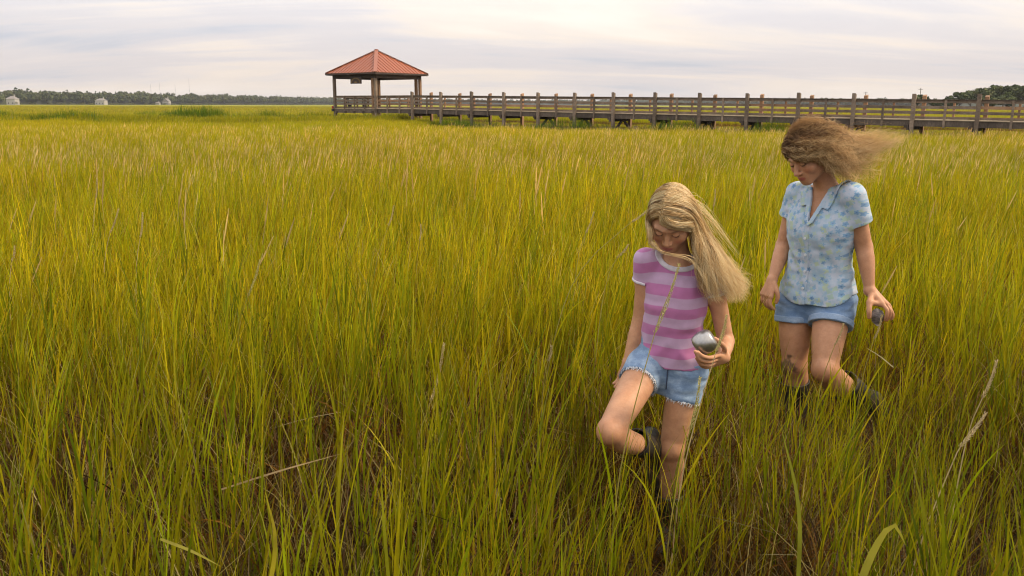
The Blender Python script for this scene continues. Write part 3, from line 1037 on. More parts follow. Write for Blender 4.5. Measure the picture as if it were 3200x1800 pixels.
def trample(x, y):
    """1 in the open marsh, lower where the two walkers have pressed through"""
    g_ = np.exp(-(((x - 0.46 - 0.02 * (y - 2.2)) / 0.40) ** 4)) * (y > 0.3) * np.clip((3.1 - y) / 0.25, 0, 1)
    w_ = np.exp(-(((x - 1.50) / 0.50) ** 4)) * np.clip((y - 1.9) / 0.3, 0, 1) * np.clip((4.25 - y) / 0.2, 0, 1)
    return 1 - 0.38 * np.maximum(g_, w_)


LEGS = [(0.47, 2.95), (0.42, 2.95), (0.30, 2.72), (0.40, 2.86), (1.32, 4.02), (1.46, 3.86), (1.6, 3.95), (1.70, 4.0), (1.66, 3.82), (1.74, 3.88)]


def smooth_(x, a, b):
    t_ = np.clip((x - a) / (b - a), 0, 1)
    return t_ * t_ * (3 - 2 * t_)


def scatter(kind, y0, y1, dens, slope, s0=0.85, s1=1.2, tall=1.0, keep=None):
    lst = kinds[kind]
    area = slope * (y1 * y1 - y0 * y0) + 2.0 * (y1 - y0)
    n = int(area * dens)
    yy = np.sqrt(rng.uniform(y0 * y0, y1 * y1, n)); xx = rng.uniform(-1, 1, n) * (slope * yy + 1.0)
    ok = np.ones(n, dtype=bool)
    if y1 < 8:
        for lx, ly in LEGS:
            ok &= np.hypot(xx - lx, yy - ly) > 0.075
    cr = creek(xx, yy)
    ok &= (cr < 0.12)
    clump = vnoise(xx * 1.5, yy * 1.5, 21) * 0.6 + vnoise(xx * 4.1, yy * 4.1, 22) * 0.4
    if y1 < 40 and kind != 'dead':
        ok &= clump > rng.uniform(-1.4, 0.35, n) * (1.0 if y1 > 6 else .75) - (0.0 if y1 > 6 else .12)
    if keep is not None:
        ok &= keep(xx, yy)
    # the boardwalk shades out what grows straight under it
    xx, yy, clump, cr = xx[ok], yy[ok], clump[ok], cr[ok]
    n = len(xx)
    big = vnoise(xx * 0.13, yy * 0.05, 31); mid_ = vnoise(xx * 0.5 + 9, yy * 0.22, 32)
    sc = rng.uniform(s0, s1, n) * tall * (1 + 0.10 * mid_ + 0.08 * clump)
    if y1 < 8:
        sc = sc * trample(xx, yy)
    front = (69.0 - yy) * 0.787 + (-7.8 - xx) * 0.617          # metres in front of the boardwalk: low worn grass there
    walkside = (front > -9) * smooth_(xx, -10, -4) * (1 - smooth_(front, 9, 22)) * smooth_(yy, 26, 36)
    sc = sc * (1 - 0.66 * walkside)
    edge = np.clip(creek(xx, yy + 2.6) + creek(xx, yy - 3.0), 0, 1) * (yy > 40)
    sc *= 1 + 0.55 * edge * (rng.uniform(0, 1, n) < 0.7)
    P_.append(np.stack([xx, yy, np.full(n, -0.02)], 1))
    I_.append(rng.choice(lst, n))
    if kind == 'dead':
        rot = np.stack([np.zeros(n), np.zeros(n), rng.uniform(0, 6.28, n)], 1)
    else:
        rot = np.stack([rng.normal(0, 0.05, n), rng.normal(0.035, 0.055, n), rng.uniform(-1.4, 1.4, n)], 1)
    R_.append(rot); S_.append(sc)
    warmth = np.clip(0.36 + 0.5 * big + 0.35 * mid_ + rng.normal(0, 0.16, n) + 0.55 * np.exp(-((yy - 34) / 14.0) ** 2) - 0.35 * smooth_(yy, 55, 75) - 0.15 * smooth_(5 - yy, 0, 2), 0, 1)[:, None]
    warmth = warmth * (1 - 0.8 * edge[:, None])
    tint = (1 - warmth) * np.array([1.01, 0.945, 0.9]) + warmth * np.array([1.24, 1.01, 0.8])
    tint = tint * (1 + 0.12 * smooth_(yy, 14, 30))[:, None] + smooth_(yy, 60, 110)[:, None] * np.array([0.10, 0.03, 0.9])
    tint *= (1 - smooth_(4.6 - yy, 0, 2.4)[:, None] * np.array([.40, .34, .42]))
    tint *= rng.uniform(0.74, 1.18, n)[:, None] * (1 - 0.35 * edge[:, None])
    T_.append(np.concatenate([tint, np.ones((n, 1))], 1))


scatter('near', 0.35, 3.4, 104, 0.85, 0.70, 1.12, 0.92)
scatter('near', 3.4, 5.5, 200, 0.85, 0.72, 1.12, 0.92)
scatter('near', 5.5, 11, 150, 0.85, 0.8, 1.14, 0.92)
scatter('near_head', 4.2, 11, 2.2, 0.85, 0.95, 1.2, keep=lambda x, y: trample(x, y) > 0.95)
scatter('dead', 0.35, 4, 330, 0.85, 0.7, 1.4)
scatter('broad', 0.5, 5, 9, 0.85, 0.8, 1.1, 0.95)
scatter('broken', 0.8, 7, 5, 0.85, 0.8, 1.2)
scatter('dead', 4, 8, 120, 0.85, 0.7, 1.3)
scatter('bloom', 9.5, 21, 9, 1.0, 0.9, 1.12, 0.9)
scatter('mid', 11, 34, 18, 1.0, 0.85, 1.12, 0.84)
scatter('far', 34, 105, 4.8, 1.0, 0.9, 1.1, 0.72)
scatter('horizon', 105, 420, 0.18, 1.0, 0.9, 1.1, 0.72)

# dark lush tussocks on the creek banks
for tx, ty, tw, td, cnt, th in ((-29.5, 57, 5.5, 2.2, 46, 1.5), (-36, 62, 3.0, 1.8, 24, 1.45), (-27.5, 72, 3.5, 1.6, 26, 1.5), (-25, 70, 4.2, 2.0, 40, 1.75),
                                (-20.5, 74, 3.0, 1.6, 24, 1.5), (-17, 78, 4.0, 1.6, 24, 1.4), (-12, 80, 3.5, 1.5, 20, 1.35), (-44, 74, 5.0, 2.0, 30, 1.4), (-33, 84, 9.0, 1.6, 40, 1.3),
                                (-3.5, 62, 3.5, 1.2, 20, 1.1), (4, 57, 3.0, 1.2, 20, 1.15), (10, 53, 2.5, 1.0, 16, 1.1), (15, 49, 2.5, 1.0, 16, 1.1)):
    xx = tx + rng.normal(0, tw * .5, cnt); yy = ty + rng.normal(0, td * .5, cnt)
    sc = 1.35 * th * rng.uniform(.75, 1.1, cnt) * np.clip(1.15 - np.abs(xx - tx) / (tw * 1.6), .5, 1) * .8
    P_.append(np.stack([xx, yy, np.full(cnt, -.3)], 1)); I_.append(rng.choice(kinds['far'], cnt)); S_.append(sc)
    R_.append(np.stack([rng.normal(0, .12, cnt), rng.normal(.05, .12, cnt), rng.uniform(-3, 3, cnt)], 1))
    T_.append(np.concatenate([np.array([.30, .46, .7]) * rng.uniform(.75, 1.2, cnt)[:, None], np.ones((cnt, 1))], 1))
P_ = np.concatenate(P_); n = len(P_)
me = bpy.data.meshes.new('marsh_grass')
me.vertices.add(n); me.vertices.foreach_set('co', P_.astype(np.float32).ravel())
for nm, typ, key, data in (('pick', 'INT', 'value', np.concatenate(I_).astype(np.int32)), ('turn', 'FLOAT_VECTOR', 'vector', np.concatenate(R_)),
                           ('size', 'FLOAT', 'value', np.concatenate(S_)), ('tint', 'FLOAT_COLOR', 'color', np.concatenate(T_))):
    a = me.attributes.new(nm, typ, 'POINT'); a.data.foreach_set(key, np.asarray(data, dtype=np.int32 if typ == 'INT' else np.float32).ravel())
me.update()
grass = link('marsh_grass', me)
me.materials.append(M['grass'])
tag(grass, 'tall yellow green cordgrass filling the marsh', 'grass', kind='stuff')
ng = bpy.data.node_groups.new('grow grass', 'GeometryNodeTree')
ng.interface.new_socket('Geometry', in_out='INPUT', socket_type='NodeSocketGeometry')
ng.interface.new_socket('Geometry', in_out='OUTPUT', socket_type='NodeSocketGeometry')
gi = ng.nodes.new('NodeGroupInput'); go = ng.nodes.new('NodeGroupOutput')
ci = ng.nodes.new('GeometryNodeCollectionInfo'); ci.inputs['Collection'].default_value = GC
ci.inputs['Separate Children'].default_value = True; ci.inputs['Reset Children'].default_value = True
iop = ng.nodes.new('GeometryNodeInstanceOnPoints'); iop.inputs['Pick Instance'].default_value = True


def named(nm, typ):
    n = ng.nodes.new('GeometryNodeInputNamedAttribute'); n.data_type = typ; n.inputs['Name'].default_value = nm
    return n.outputs['Attribute']


ng.links.new(gi.outputs[0], iop.inputs['Points']); ng.links.new(ci.outputs[0], iop.inputs['Instance'])
ng.links.new(named('pick', 'INT'), iop.inputs['Instance Index'])
ng.links.new(named('turn', 'FLOAT_VECTOR'), iop.inputs['Rotation'])
ng.links.new(named('size', 'FLOAT'), iop.inputs['Scale'])
ng.links.new(iop.outputs[0], go.inputs[0])
md = grass.modifiers.new('grow', 'NODES'); md.node_group = ng
#@endgrass

#@people
# ------------------------------------------------------------------ figures: signed distance modelling
import openvdb

BIG = 1.0


def V3(*a):
    return np.array(a, dtype=float)


class Field:
    """dense signed distance grid; shapes are blended in, each inside its own window"""
    def __init__(self, lo, hi, h):
        self.h = h; self.lo = (np.floor(np.asarray(lo, dtype=float) / h) * h).astype(np.float32)
        self.n = np.ceil((np.asarray(hi) - self.lo) / h).astype(int) + 1
        self.a = np.full(self.n, BIG, dtype=np.float32)

    def window(self, lo, hi):
        i0 = np.clip(np.floor((np.asarray(lo) - self.lo) / self.h).astype(int), 0, self.n)
        i1 = np.clip(np.ceil((np.asarray(hi) - self.lo) / self.h).astype(int) + 1, 0, self.n)
        return tuple(slice(a, b) for a, b in zip(i0, i1))

    def coords(self, w):
        ax = [(self.lo[i] + self.h * np.arange(w[i].start, w[i].stop, dtype=np.float32)) for i in range(3)]
        return np.stack(np.meshgrid(*ax, indexing='ij'), -1)

    def blend(self, w, d, k):
        a = self.a[w]
        if k > 0:
            hh = np.maximum(k - np.abs(a - d), 0) / k
            self.a[w] = np.minimum(a, d) - hh * hh * k * 0.25
        else:
            self.a[w] = np.minimum(a, d)

    def carve(self, w, d, k):
        a = self.a[w]; d = -d
        if k > 0:
            hh = np.maximum(k - np.abs(a - d), 0) / k
            self.a[w] = np.maximum(a, d) + hh * hh * k * 0.25
        else:
            self.a[w] = np.maximum(a, d)

    def cone(self, a, b, ra, rb, k=0.01, cut=False):
        a = np.asarray(a, dtype=np.float32); b = np.asarray(b, dtype=np.float32)
        m = max(ra, rb) + max(k, 0.012) + 0.01
        w = self.window(np.minimum(a, b) - m, np.maximum(a, b) + m)
        P = self.coords(w)
        if P.size == 0:
            return
        ba = b - a; pa = P - a
        t = np.clip((pa @ ba) / max(float(ba @ ba), 1e-9), 0, 1)
        d = np.linalg.norm(pa - t[..., None] * ba, axis=-1) - (ra + (rb - ra) * t)
        (self.carve if cut else self.blend)(w, d, k)

    def chain(self, pts, rad, k=0.01, sub=10):
        """smooth tapering limb through the points"""
        P, R = spline(pts, rad, sub)
        m = max(rad) + k + 0.012
        w = self.window(P.min(0) - m, P.max(0) + m)
        X = self.coords(w)
        if X.size == 0:
            return
        D = np.full(X.shape[:3], BIG, dtype=np.float32)
        for i in range(len(P) - 1):
            a = P[i].astype(np.float32); ba = (P[i + 1] - P[i]).astype(np.float32)
            lo = np.minimum(P[i], P[i + 1]) - m; hi = np.maximum(P[i], P[i + 1]) + m
            ww = self.window(lo, hi)
            s = tuple(slice(max(q.start - w[j].start, 0), max(q.stop - w[j].start, 0)) for j, q in enumerate(ww))
            pa = X[s] - a
            if pa.size == 0:
                continue
            t = np.clip((pa @ ba) / max(float(ba @ ba), 1e-9), 0, 1)
            d = np.linalg.norm(pa - t[..., None] * ba, axis=-1) - (R[i] + (R[i + 1] - R[i]) * t)
            D[s] = np.minimum(D[s], d)
        self.blend(w, D, k)

    def ell(self, c, ax, r, k=0.01, cut=False):
        """ellipsoid; ax: 3x3 rows are its axes"""
        c = np.asarray(c, dtype=np.float32); r = np.asarray(r, dtype=np.float32); ax = np.asarray(ax, dtype=np.float32)
        m = float(max(r)) + max(k, 0.012) + 0.01
        w = self.window(c - m, c + m); P = self.coords(w)
        if P.size == 0:
            return
        q = (P - c) @ ax.T
        k0 = np.linalg.norm(q / r, axis=-1); k1 = np.linalg.norm(q / (r * r), axis=-1) + 1e-6
        d = k0 * (k0 - 1.0) / k1
        (self.carve if cut else self.blend)(w, d, k)

    def like(self, other):
        """the values of another field of the same spacing, on this grid"""
        o = np.full(self.n, BIG, dtype=np.float32)
        s = np.round((self.lo - other.lo) / self.h).astype(int)
        a0 = np.maximum(s, 0); a1 = np.minimum(s + self.n, other.n); b0 = a0 - s; b1 = a1 - s
        if (a1 > a0).all():
            o[b0[0]:b1[0], b0[1]:b1[1], b0[2]:b1[2]] = other.a[a0[0]:a1[0], a0[1]:a1[1], a0[2]:a1[2]]
        return o

    def mesh(self):
        a = np.clip(self.a, -3 * self.h, 3 * self.h).astype(np.float32)
        a[0] = a[-1] = 3 * self.h; a[:, 0] = a[:, -1] = 3 * self.h; a[:, :, 0] = a[:, :, -1] = 3 * self.h
        g = openvdb.FloatGrid(3 * self.h); g.copyFromArray(a)
        pts, quads = g.convertToQuads(isovalue=0.0)
        return pts * self.h + self.lo, quads[:, ::-1]


def spline(pts, rad, sub):
    pts = np.asarray(pts, dtype=float); rad = np.asarray(rad, dtype=float)
    if len(pts) < 3:
        f = np.linspace(0, 1, sub + 1)[:, None]
        return pts[0] * (1 - f) + pts[-1] * f, (rad[0] * (1 - f) + rad[-1] * f)[:, 0]
    Q = np.concatenate([pts, rad[:, None]], 1)
    Q = np.concatenate([[2 * Q[0] - Q[1]], Q, [2 * Q[-1] - Q[-2]]])
    outp = []
    for i in range(1, len(Q) - 2):
        for s in range(sub):
            f = s / sub
            outp.append(0.5 * ((2 * Q[i]) + (-Q[i - 1] + Q[i + 1]) * f + (2 * Q[i - 1] - 5 * Q[i] + 4 * Q[i + 1] - Q[i + 2]) * f * f
                               + (-Q[i - 1] + 3 * Q[i] - 3 * Q[i + 1] + Q[i + 2]) * f ** 3))
    outp.append(Q[-2])
    outp = np.array(outp)
    return outp[:, :3], np.maximum(outp[:, 3], 0.002)


def smooth01(x, a, b):
    t = np.clip((x - a) / (b - a), 0, 1)
    return t * t * (3 - 2 * t)


class Frame:
    """local axes: s (towards picture right when facing us), f (forward), u (up)"""
    def __init__(self, o, yaw, pitch=0.0, roll=0.0, scale=1.0):
        cy_, sy_ = math.cos(yaw), math.sin(yaw)
        fh = V3(-sy_, -cy_, 0); s = V3(cy_, -sy_, 0); z = V3(0, 0, 1)
        f = math.cos(pitch) * fh - math.sin(pitch) * z
        u = math.sin(pitch) * fh + math.cos(pitch) * z
        self.s = math.cos(roll) * s + math.sin(roll) * u
        self.u = math.cos(roll) * u - math.sin(roll) * s
        self.f = f; self.o = np.asarray(o, dtype=float); self.k = scale

    def p(self, s, f, u):
        return self.o + self.k * (self.s * s + self.f * f + self.u * u)

    def ax(self):
        return np.array([self.s, self.f, self.u])

    def loc(self, P):
        return ((P - self.o.astype(np.float32)) @ self.ax().T.astype(np.float32)) / self.k


def head(B, H, child=False, nose=1.0):
    """sculpts skull, face and ears into field B at head frame H (origin between the eyes' level, centre of the head)"""
    k = H.k; ax = H.ax()

    def E(c, r, kk, cut=False):
        B.ell(H.p(*c), ax, [x * k for x in r], kk * k, cut)

    def C(a, b, ra, rb, kk, cut=False):
        B.cone(H.p(*a), H.p(*b), ra * k, rb * k, kk * k, cut)
    jw = 1.08 if child else 1.0
    E((0, -.018, .028), (.075, .094, .086), .0)
    E((0, .018, -.030), (.063 * jw, .068, .078), .03)
    for s in (-1, 1):
        C((s * .050 * jw, -.002, -.052), (s * .015, .062, -.094), .020, .016, .02)
        E((s * .040 * jw, .052, -.030), (.024, .026, .024), .02)           # cheek
        C((0, .083, .024), (s * .040, .068, .020), .010, .009, .012)         # brow ridge
    E((0, .068, -.097), (.020, .016, .016), .014)                            # chin
    E((0, .0695, -.066), (.032, .021, .026), .018)                            # mouth mound
    for s in (-1, 1):
        E((s * .031, .096, -.001), (.019, .013, .011), .012, True)           # eye socket
        E((s * .031, .0745, -.001), (.0135, .0130, .0120), .007)             # eyelid over the ball
        C((s * .020, .0875, -.0035), (s * .042, .081, -.0030), .0022, .0018, .003)   # lash line
        C((s * .016, .090, .019), (s * .046, .074, .021), .0035, .0025, .006)   # eyebrow
    n = nose
    C((0, .083, .012), (0, .083 + .019 * n, -.030), .0075, .0100, .010)      # nose
    E((0, .083 + .022 * n, -.035), (.0105, .0105, .0095), .006)
    for s in (-1, 1):
        E((s * .0115, .090 + .004 * n, -.039), (.0078, .0095, .0075), .005)
        E((s * .0065, .094 + .010 * n, -.0455), (.0032, .0042, .0028), .002, True)   # nostril
    # lips
    C((-.021, .0815, -.0650), (0, .0910, -.0628), .0036, .0052, .003); C((.021, .0815, -.0650), (0, .0910, -.0628), .0040, .0056, .003)
    C((-.015, .0825, -.0730), (.015, .0825, -.0730), .0046, .0046, .003)
    E((0, .0865, -.0735), (.012, .0060, .0060), .004)
    C((-.023, .0850, -.0678), (0, .0962, -.0682), .0017, .0020, .002, True); C((.023, .0850, -.0678), (0, .0962, -.0682), .0017, .0020, .002, True)
    for s in (-1, 1):                                                         # ears
        R3 = np.array([ax[0] * math.cos(.35) * 1.0 + ax[1] * s * -math.sin(.35), ax[1] * math.cos(.35) + ax[0] * s * math.sin(.35), ax[2]])
        B.ell(H.p(s * .076, -.012, -.008), R3, [.008 * k, .019 * k, .030 * k], .006 * k)
        B.ell(H.p(s * .085, -.008, -.006), R3, [.006 * k, .010 * k, .018 * k], .004 * k, True)


def face_paint(P, H, col, lip, brow, lash, blush):
    """colour that belongs to the skin itself: lips, brows, lashes"""
    q = H.loc(P.astype(np.float32))
    x, y, z = np.abs(q[:, 0]), q[:, 1], q[:, 2]
    front = smooth01(y, .055, .075)
    m = front * (1 - smooth01(np.sqrt((x / .023) ** 2 + ((z + .0685) / .0105) ** 2), .72, 1.08))
    col = col * (1 - m[:, None]) + np.asarray(lip) * m[:, None]
    m = front * (1 - smooth01(np.sqrt(((x - .031) / .0175) ** 2 + ((z - .0200 - (x - .031) * .02) / .0050) ** 2), .6, 1.2)) * .9
    col = col * (1 - m[:, None]) + np.asarray(brow) * m[:, None]
    arc = -.0060 + ((x - .031) / .0145) ** 2 * .0045
    m = front * (1 - smooth01(np.abs(z - arc), .0016, .0044)) * (1 - smooth01(np.abs(x - .031), .0125, .0165)) * .95
    col = col * (1 - m[:, None]) + np.asarray(lash) * m[:, None]
    m = front * (1 - smooth01(np.sqrt(((x - .040) / .022) ** 2 + ((z + .034) / .018) ** 2), .3, 1.2)) * blush
    col = col * (1 - m[:, None]) + col * np.array([1.06, .80, .78]) * m[:, None]
    m = front * (1 - smooth01(np.sqrt((x / .013) ** 2 + ((z + .040) / .012) ** 2), .4, 1.2)) * blush * .7
    col = col * (1 - m[:, None]) + col * np.array([1.06, .82, .80]) * m[:, None]
    return col


def finger(B, pts, r, k=0.003):
    B.chain(pts, [r, r * .98, r * .92, r * .74][:len(pts)], k, 4)


def torso_field(P, T, tab):
    """distance to a trunk of elliptical sections; T frame (u runs up the spine), tab rows: u, half width, front depth, back depth, shift forward"""
    q = T.loc(P)
    u = q[..., 2]
    a = np.interp(u, tab[:, 0], tab[:, 1]); bf = np.interp(u, tab[:, 0], tab[:, 2]); bb = np.interp(u, tab[:, 0], tab[:, 3])
    sh = np.interp(u, tab[:, 0], tab[:, 4])
    y = q[..., 1] - sh
    b = np.where(y > 0, bf, bb)
    e = 2.35
    rr = (np.abs(q[..., 0] / a) ** e + np.abs(y / b) ** e) ** (1 / e)
    d = (rr - 1.0) * np.minimum(a, b)
    cap = np.maximum(u - tab[-1, 0], tab[0, 0] - u)
    return np.maximum(d, cap).astype(np.float32)


def fine_rows(tab):
    """smooth the section table"""
    tab = np.asarray(tab, dtype=float)
    P, _ = spline(tab[:, :3], tab[:, 3], 6); Q, _ = spline(tab[:, [0, 3, 4]], tab[:, 3], 6)
    return np.stack([P[:, 0], P[:, 1], P[:, 2], Q[:, 1], Q[:, 2]], 1)


def vnoise3(P, s, seed):
    x, y, z = P[..., 0] * s, P[..., 1] * s, P[..., 2] * s
    zi = np.floor(z).astype(np.int64); fz = z - zi; fz = fz * fz * (3 - 2 * fz)
    sh = zi * 57.0
    return vnoise(x + sh, y + sh * .37, seed) * (1 - fz) + vnoise(x + sh + 57.0, y + (sh + 57.0) * .37, seed) * fz


def ripple(d, q, fn):
    """add folds where the cloth surface is"""
    d = d.copy(); m_ = np.abs(d) < .022
    d[m_] += fn(q[m_])
    return d


def drape_over(d, body, gap, P, bare_fn):
    """cloth kept `gap` outside the body, except where bare_fn says skin shows"""
    d = d.copy(); m_ = (d < .035) & (body < .03)
    p_, b_ = P[m_], body[m_] - gap
    d[m_] = np.where(bare_fn(p_), d[m_], smin(d[m_], b_, .006))
    return d


def smax(a, b, k):
    hh = np.maximum(k - np.abs(a - b), 0) / k
    return np.maximum(a, b) + hh * hh * k * .25


def smin(a, b, k):
    hh = np.maximum(k - np.abs(a - b), 0) / k
    return np.minimum(a, b) - hh * hh * k * .25


# ------------------------------------------------------------------ figure materials
def skin_mat(name):
    mt, t, b = new_mat(name)
    av = N(t, 'ShaderNodeAttribute', attribute_name='skin')
    p = geopos(t)
    n1 = noise(t, p, 26, 4, 0.6); n2 = noise(t, p, 170, 2, 0.5)
    c = mixc(t, 1.0, av.outputs['Color'], ramp(t, n1, [(0.3, (0.86, 0.80, 0.77)), (0.7, (1.08, 1.07, 1.07))]), 'MULTIPLY')
    c = mixc(t, 1.0, c, ramp(t, n2, [(0.3, (0.95, 0.93, 0.92)), (0.7, (1.03, 1.03, 1.03))]), 'MULTIPLY')
    t.links.new(c, b.inputs['Base Color'])
    b.inputs['Roughness'].default_value = 0.52
    b.inputs['Subsurface Weight'].default_value = 0.18
    b.inputs['Subsurface Radius'].default_value = (0.010, 0.0045, 0.0025)
    b.inputs['Subsurface Scale'].default_value = 1.0
    b.inputs['Specular IOR Level'].default_value = 0.35
    bump(t, b, n2, 0.12, 0.001)
    return mt


def denim_mat(name, lo, mid_, hi):
    mt, t, b = new_mat(name)
    p = geopos(t)
    n1 = noise(t, p, 18, 5, 0.65); n2 = noise(t, mapping(t, p, scale=(240, 240, 700)), 1.0, 2, 0.6)
    n3 = noise(t, mapping(t, p, scale=(9, 9, 34)), 1.0, 3, 0.6, 0.8)
    f = mathn(t, 'ADD', mathn(t, 'MULTIPLY', n1, 0.5), mathn(t, 'MULTIPLY', n3, 0.5))
    c = ramp(t, f, [(0.32, lo), (0.5, mid_), (0.66, hi)])
    c = mixc(t, 0.5, c, mixc(t, 1.0, c, ramp(t, n2, [(0.3, 0.72), (0.7, 1.25)]), 'MULTIPLY'))
    t.links.new(c, b.inputs['Base Color']); b.inputs['Roughness'].default_value = 0.9
    b.inputs['Sheen Weight'].default_value = 0.15
    bump(t, b, n2, 0.4, 0.001)
    return mt


def hair_mat(name, stops, rough=0.42):
    mt, t, b = new_mat(name)
    av = N(t, 'ShaderNodeAttribute', attribute_name='strand')
    c = ramp(t, av.outputs['Fac'], stops)
    t.links.new(c, b.inputs['Base Color'])
    b.inputs['Roughness'].default_value = rough
    b.inputs['Specular IOR Level'].default_value = 0.5
    tr = N(t, 'ShaderNodeBsdfTranslucent'); t.links.new(c, tr.inputs['Color'])
    ms = N(t, 'ShaderNodeMixShader'); ms.inputs[0].default_value = 0.48
    out = t.nodes['Material Output']
    t.links.new(b.outputs[0], ms.inputs[1]); t.links.new(tr.outputs[0], ms.inputs[2]); t.links.new(ms.outputs[0], out.inputs[0])
    return mt


def rubber_mat(name):
    mt, t, b = new_mat(name)
    p = geopos(t)
    n = noise(t, p, 14, 6, 0.65)
    t.links.new(ramp(t, n, [(0.35, (0.016, 0.014, 0.012)), (0.55, (0.030, 0.026, 0.022)), (0.68, (0.085, 0.066, 0.048))]), b.inputs['Base Color'])
    t.links.new(ramp(t, n, [(0.4, 0.38), (0.65, 0.8)]), b.inputs['Roughness'])
    bump(t, b, n, 0.3, 0.003)
    return mt


M['girl_skin'] = skin_mat('light skin'); M['woman_skin'] = skin_mat('tanned skin')
M['boot'] = rubber_mat('muddy rubber')


def strands(name, paths, radii, vals, mat, parent, sides=3):
    """tube mesh from paths (n,k,3)"""
    n, k, _ = paths.shape
    d = np.gradient(paths, axis=1); d /= np.linalg.norm(d, axis=2)[..., None] + 1e-9
    ref = np.array([0.36, -0.7, 0.62])
    s = np.cross(d, ref); s /= np.linalg.norm(s, axis=2)[..., None] + 1e-9
    t_ = np.cross(d, s)
    V = np.empty((n, k, sides, 3))
    for j in range(sides):
        a = 2 * math.pi * j / sides
        V[:, :, j] = paths + (s * math.cos(a) + t_ * math.sin(a)) * radii[..., None]
    base = (np.arange(n) * k * sides)[:, None, None]; i = np.arange(k - 1)[None, :, None] * sides; j = np.arange(sides)[None, None, :]
    j2 = (j + 1) % sides
    F = np.stack([base + i + j, base + i + j2, base + i + sides + j2, base + i + sides + j], -1).reshape(-1, 4)
    val = np.repeat(vals[..., None], sides, -1).reshape(-1)
    return link(name, npmesh(name, V.reshape(-1, 3), F, mat, True, {'strand': ('FLOAT', val)}), parent)


def bez(ctrl, k):
    """Catmull-Rom through control points, resampled to k"""
    P, _ = spline(ctrl, np.ones(len(ctrl)), 8)
    L = np.concatenate([[0], np.cumsum(np.linalg.norm(np.diff(P, axis=0), axis=1))])
    s = np.linspace(0, L[-1], k)
    return np.stack([np.interp(s, L, P[:, i]) for i in range(3)], 1)


LOCKVAL = []


def sheet(guides, n, k, jitter, wave, wl, rg, spread=1.0, short=0.25, early=.06, tend=2.0):
    """strands interpolated between neighbouring guide curves, with clumping, waves and flyaway ends"""
    G = np.stack([bez(g_, k) for g_ in guides])
    out_ = np.empty((n, k, 3)); f = np.linspace(0, 1, k)
    nl = max(4, n // 14); LOCKVAL.clear(); lval = rg.normal(0, 1, nl)
    lock = rg.uniform(0, len(guides) - 1.0001, nl); lph = rg.uniform(0, 6.28, (nl, 3)); loff = rg.normal(0, 1, (nl, 3))
    for i in range(n):
        l = rg.integers(0, nl)
        x = np.clip(lock[l] + rg.normal(0, 0.065) * spread, 0, len(guides) - 1.0001)
        a = int(x); w = x - a
        P = G[a] * (1 - w) + G[a + 1] * w
        ln = 1 - short * rg.random() ** tend
        P = np.stack([np.interp(f * ln, f, P[:, c]) for c in range(3)], 1)
        ph = lph[l] + rg.normal(0, 0.35, 3)
        amp = wave * (early + f ** (1.9 if early < .1 else 1.0))[:, None]
        wv = np.stack([np.sin(f * wl * (1 + .15 * c) + ph[c]) for c in range(3)], 1) * amp
        off = loff[l] * jitter * (0.3 + 0.9 * f)[:, None] + rg.normal(0, 1, 3) * jitter * (0.25 + 0.65 * f)[:, None]
        off0 = rg.normal(0, 1, 3) * np.array([.0045, .0045, .0015]) * (jitter > .002) * np.clip(1 - f * 5, 0, 1)[:, None]
        out_[i] = P + wv + off + off0
        LOCKVAL.append(lval[l])
    return out_


def push_out(paths, H, r, c=(0, -.018, .028)):
    """keep hair outside the skull"""
    q = (paths - H.p(*c)) @ H.ax().T / H.k
    e = np.linalg.norm(q / np.asarray(r), axis=-1)
    s = np.where(e < 1, 1 / np.maximum(e, 1e-3), 1.0)
    return (q * s[..., None]) * H.k @ H.ax() + H.p(*c)


def frame_from(o, up_to, yaw, scale=1.0):
    F = Frame(o, yaw, 0, 0, scale)
    u = np.asarray(up_to) - np.asarray(o); u /= np.linalg.norm(u)
    s = V3(math.cos(yaw), -math.sin(yaw), 0); s -= u * (s @ u); s /= np.linalg.norm(s)
    F.s, F.u, F.f = s, u, np.cross(s, u)
    return F


def finish(name, Fd, mat, parent, attr=None, smooth_it=0):
    P, Q = Fd.mesh()
    at_ = attr(P) if attr else None
    o = link(name, npmesh(name, P - np.array(parent.location if parent.parent is None else (parent.parent.location if parent.parent.parent is None else parent.parent.parent.location)), Q, mat, True, at_), parent)
    return o


def sub_field(pts, m, h):
    pts = np.asarray(pts); return Field(pts.min(0) - m, pts.max(0) + m, h)


def limb_cut(P, a, b, t, soft=0.0):
    """signed distance past the plane at fraction t of the bone a->b (positive beyond)"""
    a = np.asarray(a, dtype=np.float32); d = np.asarray(b, dtype=np.float32) - a; L = np.linalg.norm(d); d = d / L
    return (P - a) @ d - t * L


def limb_dist(P, pts, rad, sub=4):
    S, R = spline(pts, rad, sub)
    D = np.full(P.shape[:-1], BIG, dtype=np.float32)
    for i in range(len(S) - 1):
        a = S[i].astype(np.float32); ba = (S[i + 1] - S[i]).astype(np.float32); pa = P - a
        t = np.clip((pa @ ba) / max(float(ba @ ba), 1e-9), 0, 1)
        D = np.minimum(D, np.linalg.norm(pa - t[..., None] * ba, axis=-1) - (R[i] + (R[i + 1] - R[i]) * t))
    return D


